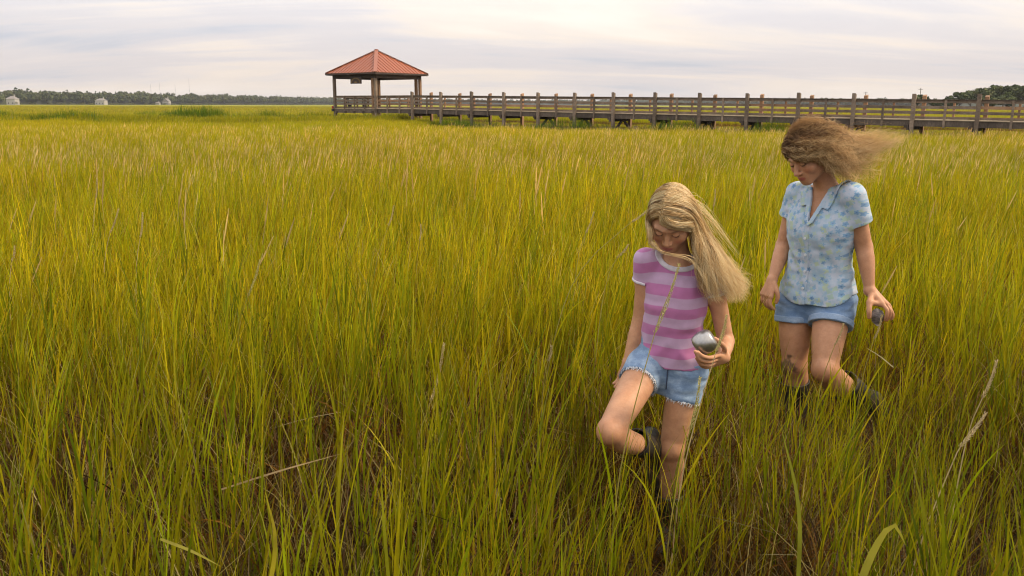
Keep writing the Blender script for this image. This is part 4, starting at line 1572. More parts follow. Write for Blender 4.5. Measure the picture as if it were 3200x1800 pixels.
def boot(name, knee, ankle, toe, r_top, r_ank, t_top, foot_w, parent, sole_dir):
    """rubber boot: open shaft round the shin, heel, instep and toe, thick sole"""
    pts = np.array([knee, ankle, toe]); B = sub_field(pts, .14, .0045)
    kn, an, to = (np.asarray(v, dtype=float) for v in (knee, ankle, toe))
    top = kn + (an - kn) * t_top
    w = tuple(slice(0, n) for n in B.n); P = B.coords(w)
    d = limb_dist(P, [kn + (an - kn) * (t_top - .12), top + (an - top) * .45, an], [r_top * 1.05, r_top * .95, r_ank])
    ft = (to - an); L = np.linalg.norm(ft); ft = ft / L
    sd = np.asarray(sole_dir, dtype=float); sd -= ft * (sd @ ft); sd /= np.linalg.norm(sd)
    heel = an - ft * .028 + sd * .035
    d = smin(d, limb_dist(P, [heel, an + ft * L * .35 + sd * .028, to + sd * .030], [foot_w * 1.02, foot_w * .95, foot_w * .80]), .03)
    d = smax(d, ((P - (an + sd * .062)) @ sd.astype(np.float32)), .008)                # flat sole
    inner = limb_dist(P, [kn + (an - kn) * (t_top - .2), top + (an - top) * .45, an], [r_top * 1.05 - .007, r_top * .95 - .007, r_ank - .007])
    d = np.maximum(d, -inner)
    d = np.maximum(d, -limb_cut(P, kn, an, t_top))
    B.a[:] = d
    o = finish(name, B, M['boot'], parent)
    # raised sole edge
    S = sub_field(pts, .14, .0045); P = S.coords(w)
    q = limb_dist(P, [heel, an + ft * L * .35 + sd * .028, to + sd * .030], [foot_w * 1.10, foot_w * 1.02, foot_w * .90])
    hgt = (P - (an + sd * .062)) @ sd.astype(np.float32)
    S.a[:] = np.maximum(np.maximum(q, hgt - .006), -hgt - .014)
    so = finish('sole', S, M['boot'], o)
    return o


# ================================================================== the girl in front
girl = empty('person', (float(at(2090, 1130, 2.96)[0]), 2.96, 0))
tag(girl, 'girl with long blonde hair in a pink striped top and denim shorts, one knee raised', 'person')
g_pel = at(2092, 1135, 2.98); g_nb = at(2122, 822, 2.945)
GT = frame_from(g_pel, g_nb, 0.30)
GH = Frame(at(2096, 684, 2.885), 0.34, 0.66, -0.05, 0.905)
gS = {'R': at(2023, 816, 2.98), 'L': at(2222, 842, 2.915)}
gE = {'R': at(2001, 1005, 3.02), 'L': at(2268, 1066, 2.945)}
gW = {'R': at(1962, 1128, 3.00), 'L': at(2262, 1116, 2.785)}
gHip = {'R': at(2018, 1150, 2.965), 'L': at(2148, 1165, 2.95)}
gK = {'R': at(1906, 1350, 2.69), 'L': at(2099, 1398, 2.93)}
gA = {'R': at(2040, 1402, 2.94), 'L': np.array([at(2096, 1560, 2.99)[0], 3.00, 0.065])}
gToe = {'R': at(2052, 1530, 2.97), 'L': gA['L'] + V3(-.055, -.135, -.02)}
g_tab = fine_rows([(-.095, .070, .050, .060, 0), (-.05, .108, .068, .084, 0), (.01, .116, .074, .088, 0), (.07, .106, .074, .078, 0), (.14, .096, .070, .068, 0),
                   (.21, .102, .076, .072, 0), (.27, .108, .074, .076, 0), (.315, .100, .062, .070, -.004), (.345, .072, .048, .058, -.008), (.365, .050, .040, .048, -.010)])
GTH = {'R': ([gHip['R'], gHip['R'] * .5 + gK['R'] * .5 + GT.f * .006, gK['R'] * .96 + gHip['R'] * .04], [.066, .056, .045]),
       'L': ([gHip['L'], gHip['L'] * .5 + gK['L'] * .5 + GT.f * .008, gK['L']], [.065, .055, .042])}
allp = np.array([g_pel, GH.p(0, 0, .13), GH.p(0, .12, -.1)] + list(gS.values()) + list(gE.values()) + list(gW.values()) + list(gK.values()) + list(gA.values()))
GB = Field(allp.min(0) - .14, allp.max(0) + .13, .0034)


def put_torso(B, T, tab, m=.16):
    lo = [T.p(s, f, u) for s in (-m, m) for f in (-m, m) for u in (tab[0, 0] - .02, tab[-1, 0] + .02)]
    w = B.window(np.min(lo, 0), np.max(lo, 0)); P = B.coords(w)
    B.blend(w, torso_field(P, T, tab), .02)


def arm(B, S, E, W_, r, k=.02, bow=(0, 0, 0)):
    B.cone(S, S * .7 + E * .3, r[0] * 1.12, r[0], k)
    B.chain([S, S * .5 + E * .5, E], [r[0], r[1], r[2]], k)
    B.chain([E, E * .68 + W_ * .32 + np.asarray(bow), W_ * .88 + E * .12, W_], [r[2] * 1.02, r[3], r[4] * 1.02, r[4]], .012)


put_torso(GB, GT, g_tab)
head(GB, GH, True, 0.85)
GB.chain([GH.p(0, -.030, -.045), GH.p(0, -.040, -.095) * .5 + g_nb * .5, g_nb - GT.u * .01 - GT.f * .01], [.046, .042, .050], .02)
for k_ in 'RL':
    GB.cone(GT.p(0, -.01, .315), gS[k_], .040, .035, .03)                  # trapezius and shoulder
    arm(GB, gS[k_], gE[k_], gW[k_], [.036, .0315, .028, .0285, .0190])
    GB.chain(*GTH[k_], k=.02)
    a_, b_ = gK[k_], gA[k_]
    GB.chain([a_, a_ * .68 + b_ * .32 - (GT.f if k_ == 'L' else V3(0, 0, -1) * -1) * .012, b_ * .85 + a_ * .15, b_], [.044, .045, .029, .027], .015)
    GB.ell(a_ + (GT.f if k_ == 'L' else V3(-.25, -.8, .2)) * .018, np.eye(3), [.030, .030, .034], .02)      # kneecap
# right hand hangs behind the raised thigh
w_ = gW['R']; hd = V3(-.20, .02, -.98); hd /= np.linalg.norm(hd); hs = V3(.55, -.80, -.10)
hn = np.cross(hd, hs)
for i, ln in enumerate((.052, .058, .054, .044)):
    kn = w_ + hd * .062 + hs * (.022 - .0145 * i)
    GB.cone(w_ + hd * .004, kn, .0165, .0105, .006)
    p1 = kn + (hd * .9 + hn * .25) * ln * .5; p2 = p1 + (hd * .7 + hn * .6) * ln * .32; p3 = p2 + (hd * .4 + hn * .8) * ln * .25
    finger(GB, [kn, p1, p2, p3], .0072)
finger(GB, [w_ + hd * .015 + hs * .016, w_ + hd * .040 + hs * .034 + hn * .01, w_ + hd * .06 + hs * .036 + hn * .018, w_ + hd * .078 + hs * .030 + hn * .022], .0088, .005)
# left hand cups the canister from below
W_ = gW['L']
CAN = at(2201, 1070, 2.700)
kn = [at(2246, 1110, 2.742), at(2243, 1121, 2.752), at(2239, 1130, 2.762), at(2234, 1137, 2.772)]
for q in kn:
    GB.cone(W_, q, .0175, .0105, .008)
for pts in ([kn[0], at(2220, 1118, 2.690), at(2196, 1113, 2.664), at(2181, 1100, 2.657)],
            [kn[1], at(2216, 1130, 2.700), at(2188, 1124, 2.668), at(2172, 1098, 2.655)],
            [kn[2], at(2214, 1141, 2.720), at(2190, 1136, 2.690), at(2176, 1118, 2.678)],
            [kn[3], at(2212, 1147, 2.742), at(2194, 1143, 2.716), at(2183, 1131, 2.704)]):
    finger(GB, pts, .0074)
finger(GB, [at(2264, 1104, 2.775), at(2263, 1086, 2.742), at(2250, 1070, 2.715), at(2234, 1058, 2.704)], .0090, .008)


def girl_col(P):
    n = len(P)
    col = np.tile(np.array([.520, .285, .165]), (n, 1))
    col = face_paint(P, GH, col, (.44, .155, .125), (.24, .145, .085), (.055, .032, .022), .55)
    d = np.linalg.norm(P - (gK['L'] + GT.f * .03), axis=1)
    m = (1 - smooth01(d, .015, .05)) * .3
    for kk in 'RL':
        d = np.linalg.norm(P - gK[kk], axis=1); m = (1 - smooth01(d, .03, .075)) * .30
        col = col * (1 - m[:, None]) + col * np.array([.92, .74, .68]) * m[:, None]
    return {'skin': ('FLOAT_COLOR', np.concatenate([col, np.ones((n, 1))], 1))}


finish('body', GB, M['girl_skin'], girl, girl_col)

# striped top: knitted tube with cap sleeves, white neckband and cuffs
shp = [GT.p(s, f, u) for s in (-.16, .16) for f in (-.13, .13) for u in (-.03, .36)] + [gS['R'], gS['L']]
GS = sub_field(shp, .06, .0034)
w = tuple(slice(0, n) for n in GS.n); P = GS.coords(w); q = GT.loc(P)
s_tab = fine_rows([(-.10, .138, .104, .112, 0), (-.02, .131, .098, .108, 0), (.04, .121, .090, .096, 0), (.11, .107, .084, .083, 0), (.17, .105, .085, .081, 0),
                   (.23, .110, .088, .083, 0), (.28, .113, .082, .084, 0), (.322, .104, .068, .077, -.004), (.350, .075, .053, .064, -.008), (.372, .056, .046, .055, -.010)])
d = torso_field(P, GT, s_tab)
sl = BIG * np.ones_like(d)
for k_ in 'RL':
    S_, E_ = gS[k_], gE[k_]
    e = limb_dist(P, [GT.p(0, -.01, .310) * .35 + S_ * .65, S_, S_ * .6 + E_ * .4], [.040, .0425, .0425])
    sl = np.minimum(sl, np.maximum(e, limb_cut(P, S_, E_, .30)))
d = smin(d, sl, .018)
def fold(q):
    return (vnoise3(q * np.array([1.0, 1.0, 2.2], dtype=np.float32), 16, 5) * .0034 + vnoise3(q * np.array([1.4, 1.0, .7], dtype=np.float32), 34, 15) * .0018
            + np.sin(q[..., 2] * 60 + q[..., 0] * 22 * np.sign(q[..., 0]) + vnoise3(q, 14, 8) * 2.0) * .0032 * (1 - smooth01(np.abs(q[..., 2] - .09), .03, .14)))


d = drape_over(d, GS.like(GB), .0042, P, lambda p: np.any([(limb_dist(p, [gS[k], gE[k], gW[k]], [.056, .050, .044], 2) < 0) & (limb_cut(p, gS[k], gE[k], .30) > 0) for k in 'RL'], axis=0) | (limb_dist(p, GTH['R'][0], [.085, .075, .06], 2) < 0))
d = ripple(d, q, fold)
neckd = np.sqrt((q[..., 0] / 1.10) ** 2 + (q[..., 1] - .010) ** 2 + (np.minimum(q[..., 2] - .425, 0) * 1.02) ** 2) - .064
hem = (.010 + .55 * np.maximum(-q[..., 0] - .005, 0) + .03 * q[..., 0]) - q[..., 2]
shell = np.maximum(d, -(d + .006))
body_ = np.maximum(np.maximum(shell, -neckd), hem)
GS.a[:] = body_


def shirt_attr(P):
    q = GT.loc(P.astype(np.float32))
    v = q[:, 2] + .10 * np.maximum(np.abs(q[:, 0]) - .095, 0) * 2 - .035 * q[:, 0] + .0025 * np.sin(q[:, 0] * 40)
    return {'row': ('FLOAT', v)}


mt, t, b = new_mat('pink striped knit')
av = N(t, 'ShaderNodeAttribute', attribute_name='row')
ph = mathn(t, 'FRACT', mathn(t, 'ADD', mathn(t, 'MULTIPLY', av.outputs['Fac'], 1 / .0735), 10.75))
st = ramp(t, ph, [(0.0, (.45, .30, .455)), (.46, (.45, .30, .455)), (.49, (.415, .145, .325)), (.97, (.415, .145, .325)), (1.0, (.45, .30, .455))])
p = geopos(t)
st = mixc(t, 1.0, st, ramp(t, noise(t, p, 20, 4, 0.6), [(0.3, 0.90), (0.7, 1.08)]), 'MULTIPLY')
t.links.new(st, b.inputs['Base Color']); b.inputs['Roughness'].default_value = 0.85; b.inputs['Sheen Weight'].default_value = 0.2
bump(t, b, noise(t, mapping(t, p, scale=(1, 1, 2)), 420, 2), 0.25, 0.0008)
M['stripes'] = mt
M['white_knit'] = plain('white ribbed knit', (0.60, 0.56, 0.62), 0.85, 0.06, 60)
shirt = finish('striped_top', GS, M['stripes'], girl, shirt_attr)
Fd = sub_field(shp, .06, .0034)
Fd.a[:] = np.maximum(np.maximum(d - .0022, -(d + .007)), np.abs(neckd - .0065) - .0085)
finish('neckband', Fd, M['white_knit'], shirt)
for k_ in 'RL':
    Fd = sub_field([gS[k_], gS[k_] * .6 + gE[k_] * .4], .07, .0034)
    Pc = Fd.coords(tuple(slice(0, n) for n in Fd.n))
    S_, E_ = gS[k_], gE[k_]
    e = limb_dist(Pc, [GT.p(0, -.01, .310) * .35 + S_ * .65, S_, S_ * .6 + E_ * .4], [.040, .0425, .0425])
    e = smin(e, Fd.like(GB) - .0042, .006)
    Fd.a[:] = np.maximum(np.maximum(e - .0010, -(e + .006)), np.abs(limb_cut(Pc, S_, E_, .30) - .001) - .0050)
    Fd.a[:] = np.maximum(Fd.a, .003 - torso_field(Pc, GT, s_tab))
    finish('sleeve_cuff', Fd, M['white_knit'], shirt)

# cut-off denim shorts
pts = [GT.p(s, f, u) for s in (-.16, .16) for f in (-.13, .13) for u in (-.12, .07)] + [gHip['R'] * .7 + gK['R'] * .3, gHip['L'] * .7 + gK['L'] * .3]
GD = sub_field(pts, .07, .0034)
P = GD.coords(tuple(slice(0, n) for n in GD.n)); q = GT.loc(P)
p_tab = fine_rows([(-.10, .085, .062, .072, 0), (-.06, .115, .076, .093, 0), (-.01, .1215, .081, .0945, 0), (.03, .118, .080, .090, 0), (.07, .112, .079, .085, 0)])
d = torso_field(P, GT, p_tab)
gcut = {'R': .235, 'L': .335}
for k_ in 'RL':
    e = limb_dist(P, GTH[k_][0], [r_ + .0085 for r_ in GTH[k_][1]])
    e = np.maximum(e, limb_cut(P, gHip[k_], gK[k_], gcut[k_] + .0))
    d = smin(d, e, .022)
d = drape_over(d, GD.like(GB), .005, P, lambda p: (limb_dist(p, [gE['R'], gW['R'], gW['R'] + hd * .15], [.040, .036, .045], 2) < 0) | (limb_dist(p, [gE['L'], gW['L'], kn[2]], [.040, .040, .045], 2) < 0))
for k_ in 'RL':                                   # nothing of the seat hangs below the hems near each thigh
    inside = limb_dist(P, GTH[k_][0], [r_ + .03 for r_ in GTH[k_][1]])
    d = np.where(inside < 0, np.maximum(d, limb_cut(P, gHip[k_], gK[k_], gcut[k_])), d)
d = ripple(d, q, lambda q: vnoise3(q, 30, 11) * .0020 + np.sin(q[..., 2] * 150 + vnoise3(q, 20, 3) * 3.0) * .0016 * smooth01(q[..., 0], .0, .06))
body_ = np.maximum(np.maximum(d, -(d + .006)), q[..., 2] - .010 - .55 * np.maximum(-q[..., 0] - .005, 0) - .03 * q[..., 0] - .018 - .034 * smooth01(-q[..., 0], .0, .05))
GD.a[:] = body_
M['girl_denim'] = denim_mat('light blue denim', (.085, .145, .250), (.165, .255, .40), (.33, .44, .58))
shorts = finish('denim_shorts', GD, M['girl_denim'], girl)
M['fray'] = plain('frayed white threads', (.68, .70, .74), .9, .1, 50)
mb_ = Blades()
rg = np.random.default_rng(4)
for k_ in 'RL':
    a_, b_ = gHip[k_], gK[k_]; dd = (b_ - a_) / np.linalg.norm(b_ - a_)
    S_, R_s = spline(GTH[k_][0], GTH[k_][1], 8)
    r0 = np.interp(gcut[k_], np.linspace(0, 1, len(R_s)), R_s) + .0085
    c0 = np.array([np.interp(gcut[k_], np.linspace(0, 1, len(S_)), S_[:, i]) for i in range(3)])
    e1 = np.cross(dd, V3(0, 1, 0.2)); e1 /= np.linalg.norm(e1); e2 = np.cross(dd, e1)
    for i in range(330):
        a = rg.uniform(0, 6.283); rad = e1 * math.cos(a) + e2 * math.sin(a)
        p0 = c0 + rad * (r0 - .003 + rg.uniform(0, .003)) - dd * .006
        L = rg.uniform(.005, .013)
        p1 = p0 + (dd + rg.normal(0, .35, 3)) * L
        mb_.ribbon([p0, p0 * .5 + p1 * .5 + rg.normal(0, .001, 3), p1], [.0022, .002, .001], (.7, .7, .7), (.7, .7, .7), face=rad + np.array([.01, .01, .02]))
me = mb_.mesh('frayed_hem', M['fray'])
me.transform(Matrix.Translation(-Vector(girl.location)))
link('frayed_hem', me, shorts)
# fly seam and waistband stitching lines as thin raised cords
mb = MB(np.array(girl.location))


def on_cloth(T, tab, s, u, off):
    a = np.interp(u, tab[:, 0], tab[:, 1]); bf = np.interp(u, tab[:, 0], tab[:, 2])
    y = bf * max(0.0, 1 - (abs(s) / a) ** 2.35) ** (1 / 2.35)
    return T.p(s, y + off, u)


mb.tube([on_cloth(GT, p_tab, .004 - .0 * i, u, .003) for i, u in enumerate(np.linspace(.04, -.07, 8))], .0022, 5)
mb.tube([on_cloth(GT, p_tab, .05 + .05 * i / 5, .03 - .05 * (i / 5) ** .7, .0025) for i in range(6)], .0018, 5)
M['thread'] = plain('dark denim thread', (.05, .07, .12), .9, .2, 60)
mb.build('seam', M['thread'], shorts, True)
boot('rubber_boot', gK['R'], gA['R'], gToe['R'], .050, .042, .58, .036, girl, gToe['R'] * 0 + V3(-.05, 1, .1))
boot('rubber_boot', gK['L'], gA['L'], gToe['L'], .055, .044, .56, .038, girl, V3(0, 0, -1))

# the canister in her hand
can = empty('canister', tuple(CAN))
tag(can, 'brushed silver barrel shaped canister held in the left hand of the girl', 'canister')
axd = RIGHT * .80 + UP * .52 - FWD * .28; axd /= np.linalg.norm(axd)
mt, t, b = new_mat('brushed silver')
tcn = objco(t)
n1 = noise(t, mapping(t, tcn, scale=(30, 30, 30)), 3, 4, .6)
t.links.new(ramp(t, n1, [(0.3, (.34, .33, .32)), (0.7, (.43, .42, .40))]), b.inputs['Base Color'])
b.inputs['Metallic'].default_value = 0.88; b.inputs['Roughness'].default_value = 0.30
M['silver'] = mt
prof = [(-.0335, .0), (-.0335, .022), (-.0320, .0275), (-.027, .0330), (-.015, .0372), (-.006, .0386), (-.0045, .0388), (-.003, .0389), (-.0015, .0390), (.006, .0390), (.018, .0370), (.028, .0325), (.033, .0270), (.0345, .0215), (.0345, 0)]
s_ = np.cross(axd, UP); s_ /= np.linalg.norm(s_); t_ = np.cross(axd, s_)


def lathe(name, profile, mat, parent, K=28):
    V = []; F = []
    for (z, r) in profile:
        for k in range(K):
            a = 2 * math.pi * k / K
            V.append(axd * z + (s_ * math.cos(a) + t_ * math.sin(a)) * max(r, 1e-5))
    for i in range(len(profile) - 1):
        for k in range(K):
            F.append((i * K + k, i * K + (k + 1) % K, (i + 1) * K + (k + 1) % K, (i + 1) * K + k))
    return link(name, npmesh(name, V, F, mat, True), parent)


lathe('shell', prof[:8], M['silver'], can)
lathe('lid', prof[7:], M['silver'], can)
dotp = axd * .006 + (UP * .62 - FWD * .75) * .0384
mb = MB(); dn = dotp - axd * .006; dn /= np.linalg.norm(dn); e1 = np.cross(dn, axd); e1 /= np.linalg.norm(e1); e2 = np.cross(dn, e1)
ringp = [dotp + dn * .0012 + e1 * math.cos(a) * .0048 + e2 * math.sin(a) * .0038 for a in np.linspace(0, 6.283, 13)[:-1]]
ring2 = [dotp - dn * .004 + e1 * math.cos(a) * .0048 + e2 * math.sin(a) * .0038 for a in np.linspace(0, 6.283, 13)[:-1]]
mb.poly(ringp + ring2, [tuple(range(11, -1, -1))] + [(i, (i + 1) % 12, (i + 1) % 12 + 12, i + 12) for i in range(12)])
mb.build('dot', plain('white dot', (.8, .79, .77), .5, .03), can)

# her hair: a close cap on the scalp and long loose locks blown towards the picture's right
M['blonde'] = hair_mat('blonde hair', [(0.0, (.26, .14, .05)), (0.3, (.56, .36, .155)), (0.6, (.83, .61, .30)), (1.0, (.95, .83, .55))])


def scalp_cap(name, H, mat, parent, r, c=(0, -.018, .030), z0=.062, y0=.074, slope=.98, h=.0035):
    ctr = H.p(*c); B = Field(ctr - .16 * H.k, ctr + .16 * H.k, h)
    P = B.coords(tuple(slice(0, n) for n in B.n)); q = H.loc(P)
    e = (q - np.array(c, dtype=np.float32)) / np.array(r, dtype=np.float32)
    d = (np.linalg.norm(e, axis=-1) - 1) * min(r) * H.k
    d = d + np.sin(q[..., 0] * 240 + vnoise3(q, 25, 2) * 4) * .0009
    cut = (z0 + slope * (q[..., 1] - y0) - q[..., 2]) * H.k * .7
    B.a[:] = smax(d, cut, .012)
    rgc = np.random.default_rng(1)
    return finish(name, B, mat, parent, lambda P_: {'strand': ('FLOAT', .28 + .22 * (vnoise3(H.loc(P_.astype(np.float32)) * np.array([1, .35, 1.0]), 70, 4)))})


hair = scalp_cap('hair', GH, M['blonde'], girl, (.081, .101, .0925))
GO = np.array(girl.location)
rg = np.random.default_rng(21)


def lay(name, guides, n, k, jit, wave, wl, r0, H, parent, mat, base_val, val_sd, GO, spread=1.0, short=.25, push=(.0835, .1035, .0950), rg=rg, dark_root=.10, early=.06, tend=2.0):
    P = sheet(guides, n, k, jit, wave, wl, rg, spread, short, early, tend)
    if push is not None:
        P = push_out(P, H, np.asarray(push) * rg.uniform(1.0, 1.045, (n, 1, 1)))
    f = np.linspace(0, 1, k)
    rad = r0 * rg.uniform(.7, 1.25, (n, 1)) * (1 - .78 * f ** 2.2)[None]
    v = np.clip(base_val + np.array(LOCKVAL)[:, None] * val_sd * 1.5 + rg.normal(0, val_sd * .6, (n, 1)) + (f - .35)[None] * dark_root * 2, 0, 1)
    return strands(name, P - GO, rad, v, mat, parent)


A_ = lambda x, y, Y: at(x, y, Y)
g = GH.p
right_mass = [
    [g(-.012, .072, .092), g(.045, .068, .082), g(.074, .040, .035), A_(2163, 722, 2.835), A_(2176, 775, 2.825), A_(2184, 835, 2.815), A_(2198, 890, 2.810), A_(2212, 925, 2.812)],
    [g(-.012, .058, .103), g(.052, .052, .086), g(.082, .020, .030), A_(2180, 735, 2.85), A_(2196, 795, 2.825), A_(2208, 850, 2.815), A_(2222, 900, 2.812), A_(2240, 935, 2.815)],
    [g(-.012, .035, .112), g(.055, .028, .092), g(.087, .004, .030), A_(2196, 735, 2.87), A_(2220, 790, 2.84), A_(2245, 850, 2.825), A_(2268, 900, 2.822), A_(2296, 925, 2.83)],
    [g(-.010, .005, .116), g(.058, .000, .094), g(.089, -.018, .030), A_(2200, 725, 2.90), A_(2230, 782, 2.88), A_(2264, 838, 2.865), A_(2298, 882, 2.86), A_(2318, 938, 2.86)],
    [g(-.008, -.030, .114), g(.058, -.030, .090), g(.088, -.045, .030), A_(2202, 712, 2.93), A_(2236, 775, 2.93), A_(2272, 826, 2.92), A_(2306, 872, 2.91), A_(2338, 880, 2.91)],
    [g(-.006, -.060, .104), g(.050, -.065, .078), g(.075, -.085, .01), A_(2194, 740, 2.98), A_(2228, 805, 2.98), A_(2272, 850, 2.97), A_(2296, 900, 2.95), A_(2322, 930, 2.94)],
    [g(.00, -.085, .084), g(.030, -.102, .03), g(.040, -.10, -.04), A_(2170, 800, 3.03), A_(2200, 860, 3.03), A_(2230, 900, 3.03), A_(2255, 940, 3.02)],
]
lay('hair_locks', right_mass, 3600, 26, .0042, .0150, 11, .00074, GH, hair, M['blonde'], .64, .20, GO)
left_side = [
    [g(-.014, .074, .088), g(-.052, .066, .062), g(-.073, .045, .012), A_(2033, 722, 2.815), A_(2036, 760, 2.805), A_(2052, 785, 2.80)],
    [g(-.014, .050, .104), g(-.062, .040, .078), g(-.084, .018, .015), A_(2027, 715, 2.86), A_(2034, 765, 2.87)],
    [g(-.014, .010, .115), g(-.068, .000, .084), g(-.088, -.020, .010), A_(2030, 725, 2.92), A_(2045, 780, 2.96)],
    [g(-.012, -.035, .113), g(-.066, -.045, .076), g(-.082, -.065, .0), A_(2046, 760, 3.0), A_(2075, 820, 3.03)],
    [g(-.008, -.075, .094), g(-.040, -.095, .04), g(-.050, -.10, -.03), A_(2080, 790, 3.04), A_(2110, 860, 3.05)],
    [g(.0, -.085, .084), g(-.005, -.106, .03), g(.0, -.10, -.04), A_(2120, 800, 3.04), A_(2150, 880, 3.05)],
]
lay('hair_locks', left_side, 700, 16, .0028, .0020, 6, .00085, GH, hair, M['blonde'], .52, .18, GO)
fringe = [
    [g(-.016, .075, .089), g(-.024, .092, .066), g(.004, .099, .056), g(.034, .092, .046), g(.062, .070, .026), g(.080, .040, .000), g(.088, .015, -.02)],
    [g(-.016, .070, .093), g(.000, .094, .076), g(.034, .094, .062), g(.062, .074, .044), g(.084, .040, .012), g(.090, .01, -.02)],
    [g(-.016, .062, .099), g(.018, .088, .086), g(.050, .080, .068), g(.077, .052, .042), g(.088, .020, .010)],
]
lay('fringe', fringe, 650, 14, .0038, .0035, 8, .0008, GH, hair, M['blonde'], .64, .18, GO, push=(.082, .102, .0935))
wisp = [[A_(2037, 752, 2.795), A_(2056, 778, 2.775), A_(2086, 788, 2.765), A_(2130, 797, 2.762), A_(2162, 812, 2.765), A_(2178, 838, 2.775)],
        [A_(2040, 764, 2.79), A_(2066, 790, 2.77), A_(2100, 800, 2.76), A_(2140, 806, 2.76), A_(2166, 822, 2.765), A_(2175, 842, 2.775)]]
lay('hair_wisp', wisp, 11, 18, .0035, .002, 6, .0009, GH, hair, M['blonde'], .62, .1, GO, push=None)
fly = [[g(.0, .03, .118), g(.03, .0, .124), A_(2176, 610, 2.9), A_(2214, 690, 2.9)], [g(.06, .0, .095), A_(2206, 690, 2.9), A_(2268, 770, 2.9), A_(2330, 850, 2.9)],
       [g(.085, 0, .03), A_(2240, 790, 2.9), A_(2310, 850, 2.9), A_(2350, 880, 2.9)], [A_(2200, 800, 2.85), A_(2260, 850, 2.85), A_(2335, 850, 2.86), A_(2345, 838, 2.86)]]
lay('hair_wisp', fly, 150, 16, .010, .006, 7, .00065, GH, hair, M['blonde'], .72, .1, GO, push=None, spread=4)

# ================================================================== the woman behind her
woman = empty('person', (float(at(2552, 930, 4.0)[0]), 4.0, 0))
tag(woman, 'woman with windblown curly hair in a pale blue floral shirt and denim shorts', 'person')
WOr = np.array(woman.location)
HV = .0040
w_yaw = .88
w_pel = at(2556, 922, 4.02); w_nb = at(2578, 592, 3.99)
WT = frame_from(w_pel, w_nb, w_yaw)
WH = Frame(at(2526, 486, 3.93), 1.00, 0.50, 0.12, 1.0)
wS = {'R': at(2495, 606, 4.12), 'L': at(2664, 612, 3.87)}
wE = {'R': at(2449, 768, 4.15), 'L': at(2700, 772, 3.90)}
wW = {'R': at(2414, 872, 4.03), 'L': at(2718, 908, 3.845)}
wHip = {'R': at(2492, 945, 4.08), 'L': at(2606, 950, 3.96)}
wK = {'R': at(2483, 1142, 4.03), 'L': at(2577, 1156, 3.80)}
wA = {'R': np.array([at(2486, 1180, 4.05)[0] + .01, 4.07, .075]), 'L': at(2728, 1278, 4.01)}
wToe = {'R': wA['R'] + V3(-.11, -.15, -.025), 'L': at(2788, 1362, 4.04)}
TL = np.linalg.norm(w_nb - w_pel)
w_tab = fine_rows([(-.12, .10, .07, .09, 0), (-.06, .155, .088, .118, 0), (.0, .165, .100, .122, 0), (.08, .150, .104, .100, 0), (.17, .130, .100, .088, 0), (.25, .135, .108, .092, 0),
                   (.32, .150, .122, .098, 0), (.38, .152, .106, .100, 0), (.43, .145, .082, .092, -.005), (TL - .03, .105, .060, .078, -.01), (TL, .066, .050, .060, -.015)])
WTH = {'R': ([wHip['R'], wHip['R'] * .5 + wK['R'] * .5 + WT.f * .008, wK['R'] * .97 + wHip['R'] * .03], [.089, .075, .056]),
       'L': ([wHip['L'], wHip['L'] * .5 + wK['L'] * .5 + WT.f * .008, wK['L'] * .97 + wHip['L'] * .03], [.089, .075, .056])}
allp = np.array([w_pel, WH.p(0, 0, .13), WH.p(0, .12, -.1)] + list(wS.values()) + list(wE.values()) + list(wW.values()) + list(wK.values()) + list(wA.values()))
WB = Field(allp.min(0) - .15, allp.max(0) + .15, HV)
put_torso(WB, WT, w_tab, .2)
head(WB, WH, False, 1.15)
WB.chain([WH.p(0, -.030, -.045), WH.p(0, -.045, -.11) * .5 + w_nb * .5, w_nb - WT.u * .015 - WT.f * .012], [.054, .050, .062], .025)
for k_ in 'RL':
    WB.cone(WT.p(0, -.02, TL - .045), wS[k_], .050, .045, .035)
    arm(WB, wS[k_], wE[k_], wW[k_], [.045, .0415, .0365, .0375, .0238], bow=(0, -.004, 0))
    WB.chain(*WTH[k_], k=.025)
    a_, b_ = wK[k_], wA[k_]
    back = (-WT.f if k_ == 'R' else V3(.2, -.1, -.9))
    WB.chain([a_, a_ * .68 + b_ * .32 + back * .014, b_ * .85 + a_ * .15, b_], [.057, .058, .037, .034], .02)
    WB.ell(a_ + (WT.f if k_ == 'R' else V3(-.5, -.75, .1)) * .022, np.eye(3), [.040, .040, .046], .025)
# her right hand hangs relaxed, fingers half curled
w_ = wW['R']; hd = at(2388, 945, 4.0) - w_; hd /= np.linalg.norm(hd)
hs = V3(.35, -.93, -.05); hs -= hd * (hs @ hd); hs /= np.linalg.norm(hs); hn = np.cross(hd, hs)
if hn[0] < 0:
    hn = -hn
for i, (ln, back_) in enumerate(((.072, 0), (.080, .002), (.075, .001), (.060, -.003))):
    kn_ = w_ + hd * (.086 - .003 * i) + hs * (.031 - .0200 * i) - hn * .002
    WB.cone(w_ + hd * .006, kn_, .0215, .0135, .009)
    p1 = kn_ + (hd * .93 + hn * .33) * ln * .50; p2 = p1 + (hd * .55 + hn * .80) * ln * .32; p3 = p2 + (hd * .12 + hn * .95) * ln * .25
    finger(WB, [kn_, p1, p2, p3], .0090)
finger(WB, [w_ + hd * .02 + hs * .024, w_ + hd * .054 + hs * .046 + hn * .012, w_ + hd * .080 + hs * .048 + hn * .026, w_ + hd * .104 + hs * .040 + hn * .034], .0112, .007)
